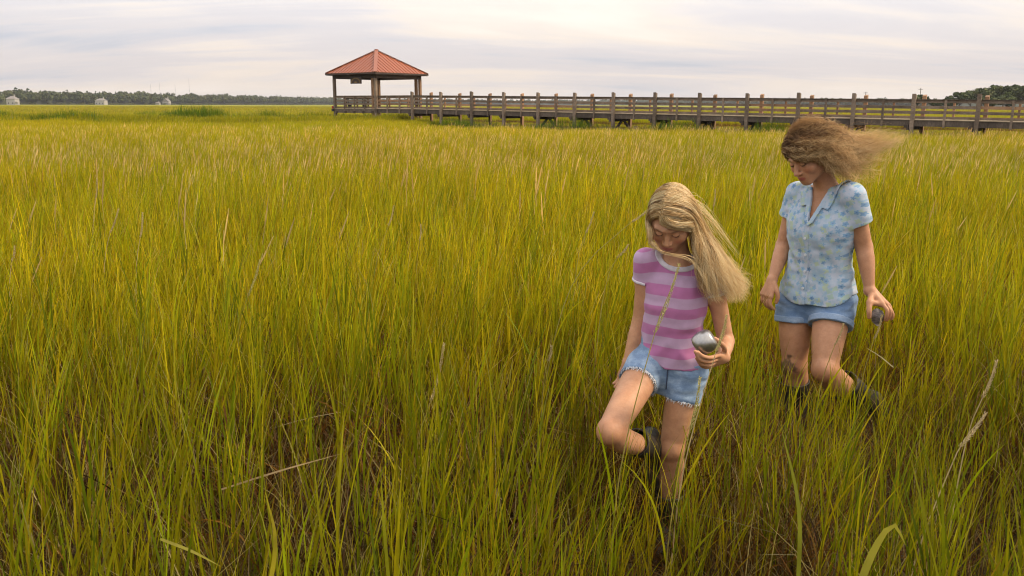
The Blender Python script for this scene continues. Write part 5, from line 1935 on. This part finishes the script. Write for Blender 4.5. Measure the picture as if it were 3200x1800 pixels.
# her left hand pinches the oyster shell
W_ = wW['L']
kn = [at(2757, 950, 3.790), at(2768, 951, 3.815), at(2775, 955, 3.842), at(2778, 960, 3.868)]
for q in kn:
    WB.cone(W_, q, .0225, .0135, .010)
for pts in ([kn[0], at(2772, 968, 3.765), at(2771, 985, 3.765), at(2765, 999, 3.775)],
            [kn[1], at(2781, 969, 3.798), at(2780, 987, 3.800), at(2771, 1001, 3.806)],
            [kn[2], at(2785, 972, 3.832), at(2788, 985, 3.836), at(2785, 998, 3.842)],
            [kn[3], at(2786, 974, 3.862), at(2790, 984, 3.866), at(2789, 994, 3.872)]):
    finger(WB, pts, .0092)
finger(WB, [at(2722, 925, 3.815), at(2717, 950, 3.780), at(2716, 972, 3.765), at(2716, 991, 3.768)], .0125, .012)
WB.cone(at(2718, 945, 3.785), at(2752, 950, 3.795), .012, .012, .012)


def woman_col(P):
    n = len(P); col = np.tile(np.array([.490, .262, .152]), (n, 1))
    col = face_paint(P, WH, col, (.42, .135, .110), (.17, .095, .055), (.05, .030, .022), .5)
    for kk in 'RL':
        m = (1 - smooth01(np.linalg.norm(P - wK[kk], axis=1), .04, .10)) * .28
        col = col * (1 - m[:, None]) + col * np.array([.93, .76, .70]) * m[:, None]
    kc = wK['R'] + WT.f * .05
    nz = vnoise3(P.astype(np.float32), 34, 6) * .5 + vnoise3(P.astype(np.float32), 90, 7) * .3
    m = smooth01(nz + 1.0 - np.linalg.norm((P - kc) / np.array([.055, .055, .075]), axis=1), .15, .55) * .8
    col = col * (1 - m[:, None]) + np.array([.075, .048, .034]) * m[:, None]
    return {'skin': ('FLOAT_COLOR', np.concatenate([col, np.ones((n, 1))], 1))}


finish('body', WB, M['woman_skin'], woman, woman_col)

# short sleeved flowered blouse
mt, t, b = new_mat('flowered cotton')
av = N(t, 'ShaderNodeAttribute', attribute_name='cloth'); vec = av.outputs['Vector']


def blossoms(scale, loc, petals, lo, hi):
    """five-petalled blobs around scattered points"""
    v = N(t, 'ShaderNodeTexVoronoi'); v.inputs['Scale'].default_value = scale; v.inputs['Randomness'].default_value = .9
    v.voronoi_dimensions = '3D'
    vv = mapping(t, vec, loc=loc, scale=(1, .22, 1)); t.links.new(vv, v.inputs['Vector'])
    loc_ = N(t, 'ShaderNodeVectorMath', operation='SUBTRACT')
    sc = N(t, 'ShaderNodeVectorMath', operation='SCALE'); sc.inputs['Scale'].default_value = scale; t.links.new(vv, sc.inputs[0])
    ps = N(t, 'ShaderNodeVectorMath', operation='SCALE'); ps.inputs['Scale'].default_value = scale; t.links.new(v.outputs['Position'], ps.inputs[0])
    t.links.new(sc.outputs[0], loc_.inputs[0]); t.links.new(ps.outputs[0], loc_.inputs[1])
    sp = N(t, 'ShaderNodeSeparateXYZ'); t.links.new(loc_.outputs[0], sp.inputs[0])
    ang = mathn(t, 'ARCTAN2', sp.outputs[0], sp.outputs[2])
    pet = mathn(t, 'MULTIPLY', mathn(t, 'SINE', mathn(t, 'MULTIPLY', ang, petals)), .075)
    dist = mathn(t, 'SUBTRACT', v.outputs['Distance'], pet)
    return ramp(t, dist, [(lo, 1.0), (hi, 0.0)]), v.outputs['Color'], ramp(t, dist, [(.05, 1.0), (.12, 0.0)])


f1, c1, ctr1 = blossoms(36, (0, 0, 0), 5, .34, .40)
f2, c2, ctr2 = blossoms(31, (3.3, 1.2, 5.1), 4, .34, .44)
f3, c3, ctr3 = blossoms(58, (7.3, 4.2, 1.7), 3, .26, .34)
s1 = N(t, 'ShaderNodeSeparateColor'); t.links.new(c1, s1.inputs[0])
s2 = N(t, 'ShaderNodeSeparateColor'); t.links.new(c2, s2.inputs[0])
s3 = N(t, 'ShaderNodeSeparateColor'); t.links.new(c3, s3.inputs[0])
base = mixc(t, ramp(t, noise(t, vec, 22, 4, .6), [(.40, 0), (.58, .9)]), (.43, .48, .58), (.30, .42, .54))
base = mixc(t, mathn(t, 'MULTIPLY', f2, mathn(t, 'GREATER_THAN', s2.outputs[0], .15)), base, ramp(t, s2.outputs[1], [(0, (.39, .47, .36)), (1, (.33, .45, .42))]))
base = mixc(t, mathn(t, 'MULTIPLY', f3, mathn(t, 'GREATER_THAN', s3.outputs[0], .25)), base, (.28, .41, .55))
base = mixc(t, mathn(t, 'MULTIPLY', f1, mathn(t, 'GREATER_THAN', s1.outputs[0], .36)), base, ramp(t, s1.outputs[1], [(0, (.14, .25, .42)), (.6, (.19, .33, .50)), (1, (.26, .40, .55))]))
base = mixc(t, mathn(t, 'MULTIPLY', ctr1, mathn(t, 'GREATER_THAN', s1.outputs[0], .36)), base, (.07, .15, .32))
t.links.new(base, b.inputs['Base Color']); b.inputs['Roughness'].default_value = .85; b.inputs['Sheen Weight'].default_value = .15
bump(t, b, noise(t, vec, 500, 2), .2, .0006)
M['flowers'] = mt

shp = [WT.p(s, f, u) for s in (-.2, .2) for f in (-.17, .17) for u in (-.06, TL + .02)] + [wS[k] for k in 'RL'] + [wS[k] * .45 + wE[k] * .55 for k in 'RL']
WSf = sub_field(shp, .09, HV)
P = WSf.coords(tuple(slice(0, n) for n in WSf.n)); q = WT.loc(P)
ws_tab = fine_rows([(-.14, .206, .146, .160, 0), (-.05, .196, .138, .152, 0), (.02, .186, .130, .142, 0), (.10, .166, .119, .115, 0), (.18, .147, .117, .104, 0), (.25, .150, .123, .106, 0),
                    (.32, .163, .134, .110, 0), (.38, .164, .118, .110, 0), (.43, .152, .092, .101, -.005), (TL - .03, .112, .069, .085, -.01), (TL, .073, .058, .068, -.015)])
d = torso_field(P, WT, ws_tab)


W_CUT = {'R': .44, 'L': .52}


def sleeves(P):
    o_ = np.full(P.shape[:-1], BIG, dtype=np.float32)
    for k in 'RL':
        S_, E_ = wS[k], wE[k]
        e = limb_dist(P, [WT.p(0, -.02, TL - .05) * .25 + S_ * .75, S_ + (S_ - WT.p(0, 0, TL - .1)) * .02, S_ * .45 + E_ * .55], [.048, .0545, .063])
        o_ = np.minimum(o_, np.maximum(e, limb_cut(P, S_, E_, W_CUT[k])))
    return o_


d = smin(d, sleeves(P), .022)
d = drape_over(d, WSf.like(WB), .005, P, lambda p: np.any([(limb_dist(p, [wS[k], wE[k], wW[k]], [.080, .074, .066], 2) < 0) & (limb_cut(p, wS[k], wE[k], W_CUT[k]) > 0) for k in 'RL'], axis=0))


def w_fold(q):
    """soft drape from the bust and armpits down to the hem"""
    return (vnoise3(q * np.array([1.0, 1.0, .45], dtype=np.float32), 17, 9) * .0050 * smooth01(-q[..., 2], -.44, -.25) + vnoise3(q * np.array([1., 1., 1.7], dtype=np.float32), 26, 19) * .0030
            + np.sin(q[..., 0] * 70 + q[..., 2] * 45 + vnoise3(q, 12, 4) * 2.5) * .0026 * (1 - smooth01(np.abs(q[..., 2] - .20), .05, .16)))


d = ripple(d, q, w_fold)


def w_hem(q):
    return .022 - .012 * np.cos(q[..., 0] * 14) - .030 * smooth01(q[..., 1], .0, .10) + .005 * np.sin(q[..., 0] * 38)


def neck_open(q):
    ring = np.sqrt((q[..., 0] / 1.05) ** 2 + (q[..., 1] + .012) ** 2 + (np.minimum(q[..., 2] - (TL + .012), 0) * .95) ** 2) - .068
    vb, vt = TL - .150, TL - .01
    wv = np.clip((q[..., 2] - vb) / (vt - vb), 0, 1.2) * .038 - .001
    vee = np.maximum(np.abs(q[..., 0] - .004) - wv, np.maximum(vb - q[..., 2], -(q[..., 1] - .0))) * .9
    return ring, vee


ring, vee = neck_open(q)
hem_u = w_hem(q)
shell = np.maximum(d, -(d + .0075))
WSf.a[:] = np.maximum(np.maximum(np.maximum(shell, -np.minimum(ring, vee)), hem_u - q[..., 2]), -np.maximum(np.abs(q[..., 0] - .012) - .0014, np.maximum(-q[..., 1], np.abs(q[..., 2] - .0) - TL)) - .003)


def cloth_attr(P_):
    return {'cloth': ('FLOAT_VECTOR', WT.loc(P_.astype(np.float32)))}


blouse = finish('floral_shirt', WSf, M['flowers'], woman, cloth_attr)
# turned down collar and lapels, lying 6 mm above the shirt
Fd = sub_field([WT.p(s, f, u) for s in (-.13, .13) for f in (-.12, .14) for u in (TL - .15, TL + .02)], .03, .0034)
Pc = Fd.coords(tuple(slice(0, n) for n in Fd.n)); qc = WT.loc(Pc)
dc = torso_field(Pc, WT, ws_tab); dc = smin(dc, sleeves(Pc), .022)
rg_, ve_ = neck_open(qc)
op = np.minimum(rg_, ve_)
out_w = np.where((qc[..., 2] > TL - .070 - .30 * (np.abs(qc[..., 0]) - .05)) | (qc[..., 1] < .0), .046, .017 * smooth01(qc[..., 2], TL - .160, TL - .13))
lap = np.maximum(op - out_w, -op - .002)
slab = np.maximum(dc - .0135, -(dc - .0065))
Fd.a[:] = np.maximum(slab, lap)
collar = finish('collar', Fd, M['flowers'], blouse, cloth_attr)
# button band and buttons
Fd = sub_field([WT.p(s, f, u) for s in (-.02, .05) for f in (.06, .16) for u in (-.1, TL - .14)], .03, .0034)
Pc = Fd.coords(tuple(slice(0, n) for n in Fd.n)); qc = WT.loc(Pc)
dc = torso_field(Pc, WT, ws_tab)
dc = ripple(dc, qc, w_fold)
hb = w_hem(qc)
Fd.a[:] = np.maximum.reduce([dc - .004, -(dc + .003), np.abs(qc[..., 0] + .003) - .0145, hb - qc[..., 2], qc[..., 2] - (TL - .150), .04 - qc[..., 1]])
finish('button_band', Fd, M['flowers'], blouse, cloth_attr)
M['button'] = plain('pearl button', (.62, .66, .72), .35, .05, 40)
for u in (.06, .14, .22, .30):
    c = on_cloth(WT, ws_tab, -.003, u, .006)
    mb = MB(WOr); e1 = WT.s; e2 = WT.u; nn = WT.f
    r1 = [c + e1 * math.cos(a) * .0065 + e2 * math.sin(a) * .0065 for a in np.linspace(0, 6.283, 11)[:-1]]
    r2 = [x + nn * .0028 for x in r1]
    mb.poly(r1 + r2, [tuple(range(9, -1, -1)), tuple(range(10, 20))] + [(i, (i + 1) % 10, (i + 1) % 10 + 10, i + 10) for i in range(10)])
    mb.build('button', M['button'], blouse)

# denim shorts with turned cuffs
pts = [WT.p(s, f, u) for s in (-.2, .2) for f in (-.17, .17) for u in (-.15, .06)] + [wHip[k] * .55 + wK[k] * .45 for k in 'RL']
WD = sub_field(pts, .10, HV)
P = WD.coords(tuple(slice(0, n) for n in WD.n)); q = WT.loc(P)
wp_tab = fine_rows([(-.13, .125, .085, .100, 0), (-.07, .163, .100, .127, 0), (.0, .171, .109, .128, 0), (.05, .162, .108, .116, 0), (.09, .152, .108, .106, 0)])
d = torso_field(P, WT, wp_tab)
wcut = {'R': .300, 'L': .350}


def shorts_leg(P, k, grow):
    S_, R_s = WTH[k]
    return np.maximum(limb_dist(P, S_, [R_s[0] + .012 + grow, R_s[1] + .021 + grow, R_s[2] + .02 + grow]), limb_cut(P, wHip[k], wK[k], wcut[k]))


for k_ in 'RL':
    d = smin(d, shorts_leg(P, k_, 0), .03)
for k_ in 'RL':
    near = limb_dist(P, WTH[k_][0], [r_ + .04 for r_ in WTH[k_][1]])
    d = np.where(near < 0, np.maximum(d, limb_cut(P, wHip[k_], wK[k_], wcut[k_])), d)
d = ripple(d, q, lambda q: vnoise3(q, 24, 14) * .0026 + np.sin(q[..., 2] * 120 + q[..., 0] * 30 + vnoise3(q, 16, 3) * 3) * .0016)
WD.a[:] = np.maximum(np.maximum(d, -(d + .0075)), q[..., 2] - w_hem(q) - .014)
M['woman_denim'] = denim_mat('mid blue denim', (.085, .155, .290), (.135, .225, .39), (.23, .33, .49))
M['cuff_denim'] = denim_mat('pale cuff denim', (.14, .21, .34), (.21, .30, .45), (.30, .39, .53))
wshorts = finish('denim_shorts', WD, M['woman_denim'], woman)
for k_ in 'RL':
    Fd = sub_field([wHip[k_] * .8 + wK[k_] * .2, wHip[k_] * .6 + wK[k_] * .4], .14, HV)
    Pc = Fd.coords(tuple(slice(0, n) for n in Fd.n))
    e = shorts_leg(Pc, k_, .003)
    Fd.a[:] = np.maximum(np.maximum(e, -(limb_dist(Pc, WTH[k_][0], [WTH[k_][1][0] + .006, WTH[k_][1][1] + .014, WTH[k_][1][2] + .012]))), -limb_cut(Pc, wHip[k_], wK[k_], wcut[k_] - .095))
    finish('shorts_cuff', Fd, M['cuff_denim'], wshorts)
mb = MB(WOr)
mb.tube([WT.p(.166 * math.cos(.55), .108 * math.sin(.55) + .02, u) for u in np.linspace(.02, -.10, 6)], .0026, 5)
mb.build('side_seam', M['thread'], wshorts, True)
boot('rubber_boot', wK['R'], wA['R'], wToe['R'], .072, .056, .26, .047, woman, V3(0, 0, -1))
boot('rubber_boot', wK['L'], wA['L'], wToe['L'],   .072, .056, .36, .047, woman, V3(.75, .55, -.2))

# windblown curls
M['brown_hair'] = hair_mat('light brown hair', [(0.0, (.13, .060, .024)), (0.3, (.30, .155, .062)), (0.6, (.56, .34, .14)), (0.85, (.78, .55, .27)), (1.0, (.90, .70, .40))])
whair = scalp_cap('hair', WH, M['brown_hair'], woman, (.085, .107, .099), (0, -.022, .034), .066, .078, .95, .004)
rg = np.random.default_rng(33)
g = WH.p
A_ = lambda x, y, Y: at(x, y, Y)
PU = (.092, .113, .106)
curls = [
    # over the brow and temple, swept back above the ear
    [g(-.03, .085, .070), g(.015, .094, .055), g(.055, .072, .030), g(.088, .025, .012), A_(2585, 505, 3.86), A_(2622, 540, 3.85), A_(2648, 566, 3.86)],
    [g(-.03, .080, .082), g(.025, .088, .072), g(.068, .062, .050), g(.098, .010, .035), A_(2592, 488, 3.85), A_(2634, 524, 3.85), A_(2668, 552, 3.86), A_(2692, 560, 3.88)],
    [g(-.03, .066, .098), g(.034, .070, .094), g(.080, .036, .068), g(.106, -.015, .045), A_(2606, 466, 3.86), A_(2645, 498, 3.86), A_(2674, 528, 3.88), A_(2696, 556, 3.9)],
    [g(-.03, .040, .118), g(.036, .042, .114), g(.084, .006, .084), g(.110, -.045, .052), A_(2618, 446, 3.88), A_(2654, 472, 3.88), A_(2684, 498, 3.90), A_(2708, 520, 3.91)],
    [g(-.03, .005, .130), g(.034, .000, .128), g(.082, -.035, .098), g(.104, -.075, .066), A_(2628, 430, 3.93), A_(2662, 452, 3.92), A_(2694, 474, 3.92), A_(2722, 486, 3.93)],
    [g(-.025, -.035, .132), g(.026, -.042, .128), g(.066, -.078, .096), A_(2616, 410, 3.99), A_(2652, 432, 3.98), A_(2684, 450, 3.97), A_(2716, 458, 3.97)],
    [g(-.02, -.075, .118), g(.014, -.085, .110), g(.040, -.116, .070), A_(2616, 414, 4.05), A_(2648, 432, 4.04), A_(2684, 446, 4.03)],
    [g(.02, -.095, .076), g(.046, -.110, .035), A_(2618, 478, 4.03), A_(2652, 520, 4.02), A_(2684, 550, 4.01), A_(2694, 575, 4.0)],
    [g(.05, -.080, .040), g(.080, -.075, -.005), A_(2606, 515, 3.97), A_(2632, 550, 3.94), A_(2656, 572, 3.92), A_(2676, 588, 3.92)],
]
lay('hair_locks', curls, 3600, 30, .0120, .0085, 30, .00080, WH, whair, M['brown_hair'], .42, .26, WOr, spread=1.9, short=.60, push=PU, rg=rg, dark_root=.34, early=.45, tend=.9)
stream = [
    [g(.09, -.02, .05), A_(2610, 450, 3.88), A_(2665, 470, 3.88), A_(2720, 478, 3.90), A_(2775, 455, 3.92), A_(2832, 428, 3.93)],
    [g(.08, -.05, .085), A_(2622, 430, 3.92), A_(2680, 448, 3.92), A_(2735, 450, 3.93), A_(2785, 440, 3.94), A_(2840, 424, 3.94)],
    [g(.05, -.08, .10), A_(2610, 412, 3.98), A_(2660, 424, 3.98), A_(2710, 420, 3.97), A_(2752, 404, 3.97)],
    [g(.09, 0, .02), A_(2620, 505, 3.86), A_(2668, 520, 3.87), A_(2716, 516, 3.88), A_(2760, 496, 3.9)],
]
lay('hair_locks', stream, 620, 26, .0125, .0100, 22, .00066, WH, whair, M['brown_hair'], .86, .10, WOr, spread=2.2, short=.5, push=None, rg=rg, dark_root=.4, early=.25, tend=2.2)
far_side = [
    [g(-.03, .085, .068), g(-.055, .062, .050), g(-.078, .030, .020), g(-.080, .0, -.02)],
    [g(-.03, .062, .098), g(-.066, .045, .078), g(-.090, .005, .035), g(-.090, -.04, -.01)],
    [g(-.03, .015, .122), g(-.070, .000, .095), g(-.094, -.040, .040), g(-.080, -.085, -.01)],
    [g(-.02, -.045, .122), g(-.055, -.070, .092), g(-.070, -.100, .035), g(-.05, -.11, -.02)],
]
lay('hair_locks', far_side, 1100, 18, .0090, .0075, 22, .0008, WH, whair, M['brown_hair'], .38, .24, WOr, spread=1.6, short=.3, push=PU, rg=rg, dark_root=.12, early=.4)
top = [[g(-.045, .050, .108), g(-.02, .03, .128), g(.03, .0, .126), g(.07, -.05, .1), A_(2610, 425, 3.96)],
       [g(-.055, .010, .112), g(-.03, -.02, .132), g(.02, -.05, .124), g(.05, -.09, .09), A_(2602, 415, 4.0)],
       [g(-.06, -.03, .104), g(-.035, -.06, .122), g(.0, -.09, .104), g(.02, -.115, .06), A_(2590, 420, 4.05)]]
lay('hair_locks', top, 1000, 18, .0095, .0080, 22, .0008, WH, whair, M['brown_hair'], .46, .26, WOr, spread=1.8, short=.35, push=PU, rg=rg, dark_root=.15, early=.4)
fly = [[g(.07, .0, .09), A_(2630, 440, 3.9), A_(2700, 445, 3.9), A_(2770, 430, 3.9), A_(2826, 426, 3.92)],
       [g(.05, -.06, .11), A_(2640, 420, 3.95), A_(2700, 412, 3.95), A_(2742, 400, 3.95)],
       [g(.09, -.02, .03), A_(2650, 490, 3.9), A_(2720, 500, 3.9), A_(2770, 470, 3.9), A_(2800, 462, 3.9)],
       [A_(2650, 530, 3.9), A_(2690, 545, 3.9), A_(2716, 570, 3.9), A_(2708, 596, 3.9)]]
lay('hair_wisp', fly, 300, 20, .018, .016, 16, .0006, WH, whair, M['brown_hair'], .74, .10, WOr, spread=5, short=.5, push=None, rg=rg, dark_root=.1)
frz = [[g(-.05, .0, .12), g(-.03, -.01, .140), g(.02, -.05, .145), g(.06, -.1, .12)], [g(-.02, .05, .118), g(.0, .02, .138), g(.05, -.03, .138), g(.09, -.08, .1)], [g(-.07, -.02, .09), g(-.07, -.05, .12), g(-.04, -.1, .12), g(.0, -.13, .08)]]
lay('hair_wisp', frz, 420, 12, .013, .010, 14, .0006, WH, whair, M['brown_hair'], .55, .14, WOr, spread=5, short=.5, push=None, rg=rg, dark_root=.1)

# the oyster shell between her finger and thumb
sc_ = at(2742, 992, 3.778)
shell_o = empty('oyster_shell', tuple(sc_))
tag(shell_o, 'dark oyster shell with pale lip pinched in the left hand of the woman', 'shell')
mt, t, b = new_mat('oyster shell')
p_ = objco(t)
zz = N(t, 'ShaderNodeSeparateXYZ'); t.links.new(p_, zz.inputs[0])
nn_ = noise(t, mapping(t, p_, scale=(1, 1, 2.4)), 70, 5, .65, .6)
c_ = ramp(t, nn_, [(.3, (.045, .036, .034)), (.5, (.12, .10, .095)), (.7, (.24, .20, .18))])
lip_ = ramp(t, mathn(t, 'ADD', zz.outputs[2], mathn(t, 'MULTIPLY', nn_, .012)), [(0.0, 0.0), (0.001, 0.0)])
lipf = mathn(t, 'SUBTRACT', 1.0, mathn(t, 'MULTIPLY', mathn(t, 'ADD', mathn(t, 'ADD', zz.outputs[2], .038), mathn(t, 'MULTIPLY', mathn(t, 'SUBTRACT', nn_, .5), .014)), 90.0), clamp=True)
t.links.new(mixc(t, lipf, c_, (.52, .46, .46)), b.inputs['Base Color']); b.inputs['Roughness'].default_value = .5
bump(t, b, nn_, .6, .003)
V = []; F = []
for half, off in ((0, -.0055), (1, .0055)):
    K, R_ = 26, 7
    b0 = len(V)
    for i in range(R_):
        f = (i + .0) / (R_ - 1)
        for k in range(K):
            a = 2 * math.pi * k / K
            ex = .030 * (1 + .08 * math.sin(3 * a + 1) + .05 * math.sin(7 * a)) * (1 - .25 * math.sin(a))
            ez = .042 * (1 + .05 * math.sin(4 * a + 2))
            x, z = math.cos(a) * ex * f, -math.sin(a) * ez * f
            bulge = (1 - f * f) * .010 * (1 + .25 * math.sin(18 * f)) * (-1 if half == 0 else 1)
            v = RIGHT * (x * .96 + z * -.22) + Z3 * (z * .96 + x * .22) + FWD * (off * (1 - f) + bulge + .002 * math.sin(5 * a) * f)
            V.append(v)
    for i in range(R_ - 1):
        for k in range(K):
            qd = (b0 + i * K + k, b0 + i * K + (k + 1) % K, b0 + (i + 1) * K + (k + 1) % K, b0 + (i + 1) * K + k)
            F.append(qd if half else qd[::-1])
link('valve', npmesh('valve', V, F, mt, True), shell_o)
#@endpeople
#@stalks

# ------------------------------------------------------------------ single flowering stalks that stand out of the grass
M['seed'] = plain('pale seed husks', (.56, .44, .24), .8, .25, 120)
M['seed_green'] = plain('greenish seed husks', (.50, .46, .17), .8, .25, 120)
M['stem'] = plain('yellowish stem', (.30, .25, .05), .6, .3, 20)
M['stem_straw'] = plain('straw stem', (.44, .33, .16), .7, .25, 20)
STALKS = [
    ((2126, 824), (2046, 1042), 2.36, (1935, 1490), 'stem', 'seed_green', 'long seed stalk leaning across the front of the striped top'),
    ((2191, 1178), (2156, 1344), 2.30, (2095, 1640), 'stem', 'seed_green', 'seed stalk in front of the frayed left hem of the girl'),
    ((2274, 984), (2238, 1098), 2.42, (2130, 1500), 'stem_straw', 'seed_green', 'thin seed stalk crossing the hand that holds the canister'),
    ((1391, 1071), (1348, 1252), 2.60, (1300, 1420), 'stem', 'seed', 'thick cream seed head standing alone in the middle foreground'),
    ((3118, 1126), (3070, 1244), 2.35, (3010, 1420), 'stem_straw', 'seed', 'upper cream seed head near the right picture edge'),
    ((3086, 1288), (2998, 1398), 1.95, (2850, 1790), 'stem_straw', 'seed', 'lower slanting cream seed head near the right picture edge on a tan stalk'),
    ((2026, 656), (1974, 694), 3.45, (1770, 930), 'stem', 'seed', 'seed stalk bent towards the blonde hair of the girl'),
    ((1966, 764), (1928, 806), 3.40, (1880, 960), 'stem', 'seed', 'short seed head left of the girl at shoulder height'),
    ((1232, 643), (1214, 706), 4.6, (1170, 860), 'stem', 'seed', 'tall slender seed head below and right of the shelter'),
    ((1316, 700), (1311, 752), 4.6, (1300, 880), 'stem', 'seed', 'small upright seed head right of the tall slender one'),
    ((304, 556), (299, 622), 5.6, (290, 760), 'stem_straw', 'seed', 'pale upright seed head in the left meadow, upper of its cluster'),
    ((372, 652), (344, 728), 4.7, (325, 860), 'stem_straw', 'seed', 'pale slanting seed head in the left meadow with a nodding tip'),
    ((447, 664), (438, 742), 4.5, (425, 880), 'stem_straw', 'seed', 'pale forked looking seed head in the left meadow'),
    ((47, 768), (38, 816), 4.0, (30, 940), 'stem_straw', 'seed', 'seed head close to the left picture edge'),
    ((2638, 1012), (2609, 1078), 3.45, (2560, 1230), 'stem', 'seed', 'seed stalk in front of the cuffed shorts of the woman'),
    ((2758, 984), (2732, 1060), 3.45, (2690, 1210), 'stem', 'seed', 'seed stalk just in front of the oyster shell'),
    ((815, 812), (775, 925), 3.5, (745, 1060), 'stem', 'seed_green', 'brownish drooping seed stalk left of centre'),
    ((1858, 662), (1830, 730), 4.4, (1800, 850), 'stem', 'seed', 'seed head left of the girl level with her face'),
    ((2236, 590), (2230, 646), 5.2, (2222, 760), 'stem_straw', 'seed', 'fine pale seed head between the girl and the woman'),
    ((1725, 1080), (1712, 1130), 2.9, (1695, 1250), 'stem', 'seed', 'small seed head beside the thigh of the girl'),
]
for i, (pt, pb, Y, base_px, stm, sd, lab) in enumerate(STALKS):
    r = np.random.default_rng(700 + i)
    top = at(*pt, Y); bot = at(*pb, Y + .02)
    low = at(*base_px, Y + .04)
    d_ = low - bot; d_ = d_ / np.linalg.norm(d_)
    gz = low.copy()
    if low[2] > 0.02:
        gz = low + np.array([d_[0] * .3, .01, -1.0]) / 1.0 * (low[2] + .03)
        gz[2] = -0.03
    st = empty('seed_stalk', (gz[0], gz[1], 0)); tag(st, lab, 'grass stalk', 'flowering stalks standing out of the grass')
    SO = np.array(st.location)
    path = bez([gz, low, bot, bot * .5 + top * .5, top], 16)
    mb = MB(SO); mb.tube(list(path), list(np.linspace(.0030, .0011, 16)), 5); mb.build('stem', M[stm], st, True)
    # seed head: overlapping husks in rows along the tip
    V = []; F = []; L = np.linalg.norm(top - bot); ax_ = (top - bot) / L
    nh = int(L / .0042)
    for k in range(nh):
        f = k / nh
        c = bot * (1 - f) + top * f
        c = c + np.array([.004 * math.sin(f * 4), 0, 0])
        for row in range(3):
            a = row * 2.09 + r.uniform(-.5, .5) + (k % 2) * 1.0
            e1 = np.cross(ax_, [.2, .9, .3]); e1 /= np.linalg.norm(e1); e2 = np.cross(ax_, e1)
            rad = e1 * math.cos(a) + e2 * math.sin(a); tan_ = np.cross(ax_, rad)
            ln = .0115 * (1 - .35 * f) * r.uniform(.8, 1.25); w_ = .0019
            p0 = c + rad * .0012; p1 = p0 + ax_ * ln * .8 + rad * ln * .42 * r.uniform(.5, 1.3)
            m_ = p0 * .45 + p1 * .55
            b0 = len(V); V += [p0 - SO, m_ + tan_ * w_ - SO, p1 - SO, m_ - tan_ * w_ - SO, m_ + rad * .0016 - SO]
            F += [(b0, b0 + 1, b0 + 4), (b0 + 1, b0 + 2, b0 + 4), (b0 + 2, b0 + 3, b0 + 4), (b0 + 3, b0, b0 + 4)]
    link('seed_head', npmesh('seed_head', V, F, M[sd], False), st)
    for k in range(3):
        f = (.25, .45, .62)[k] + r.uniform(-.05, .05)
        p0 = np.array([np.interp(f * .75, np.linspace(0, 1, 16), path[:, c]) for c in range(3)])
        B = Blades(); L2 = r.uniform(.25, .42)
        gcol = np.array(random.choice(GREEN + YELLOW))
        B.ribbon(curve_leaf(p0, r.uniform(-1.2, 1.2) + (3.14 if k == 1 else 0), r.uniform(.15, .4), L2, r.uniform(.2, .8), 8), leafw(.0085, 8), gcol * .9, gcol)
        me = B.mesh('leaf', M['plainleaf']); me.transform(Matrix.Translation(-Vector(SO)))
        link('leaf', me, st)
# a few broad blades close to the lens
for i, (pb, pt, Y, w_, col, lab) in enumerate((
        ((2660, 1900), (2790, 1640), 1.55, .020, (.27, .25, .03), 'broad yellow leaf folding over at the bottom edge'),
        ((2490, 1900), (2440, 1330), 1.6, .011, (.20, .21, .02), 'upright green blade at the bottom right of the girl'),
        ((830, 1900), (830, 1540), 1.5, .010, (.36, .30, .02), 'bright yellow blade in the left bottom foreground'),
        ((2792, 1148), (2706, 1086), 3.42, .0055, (.50, .43, .24), 'pale straw blade lying across the grass beside the boot of the woman'),
        ((690, 1530), (1066, 1418), 2.2, .006, (.42, .30, .18), 'dry pinkish straw lying slantwise in the left foreground'),
        ((500, 1684), (690, 1770), 1.7, .008, (.40, .36, .08), 'pale bent seed spike lying low in the left foreground'))):
    p0, p1 = at(*pb, Y), at(*pt, Y + .05)
    o_ = empty('grass_blade', tuple(p0)); tag(o_, lab, 'grass blade', 'single blades near the camera')
    B = Blades(); k = 10
    mid_ = p0 * .5 + p1 * .5 + (np.array([.02, 0, .015]) if i < 3 else np.array([.002, 0, .004]))
    pts = bez([p0, mid_, p1] if i else [p0, p0 * .45 + p1 * .55 + np.array([-.005, 0, .02]), p1, p1 + np.array([.035, .01, -.05])], k)
    B.ribbon(pts - p0, leafw(w_, k), np.array(col) * .9, col, face=np.array([.1, -1, .2]))
    link('leaf', B.mesh('leaf', M['plainleaf']), o_)
#@endstalks
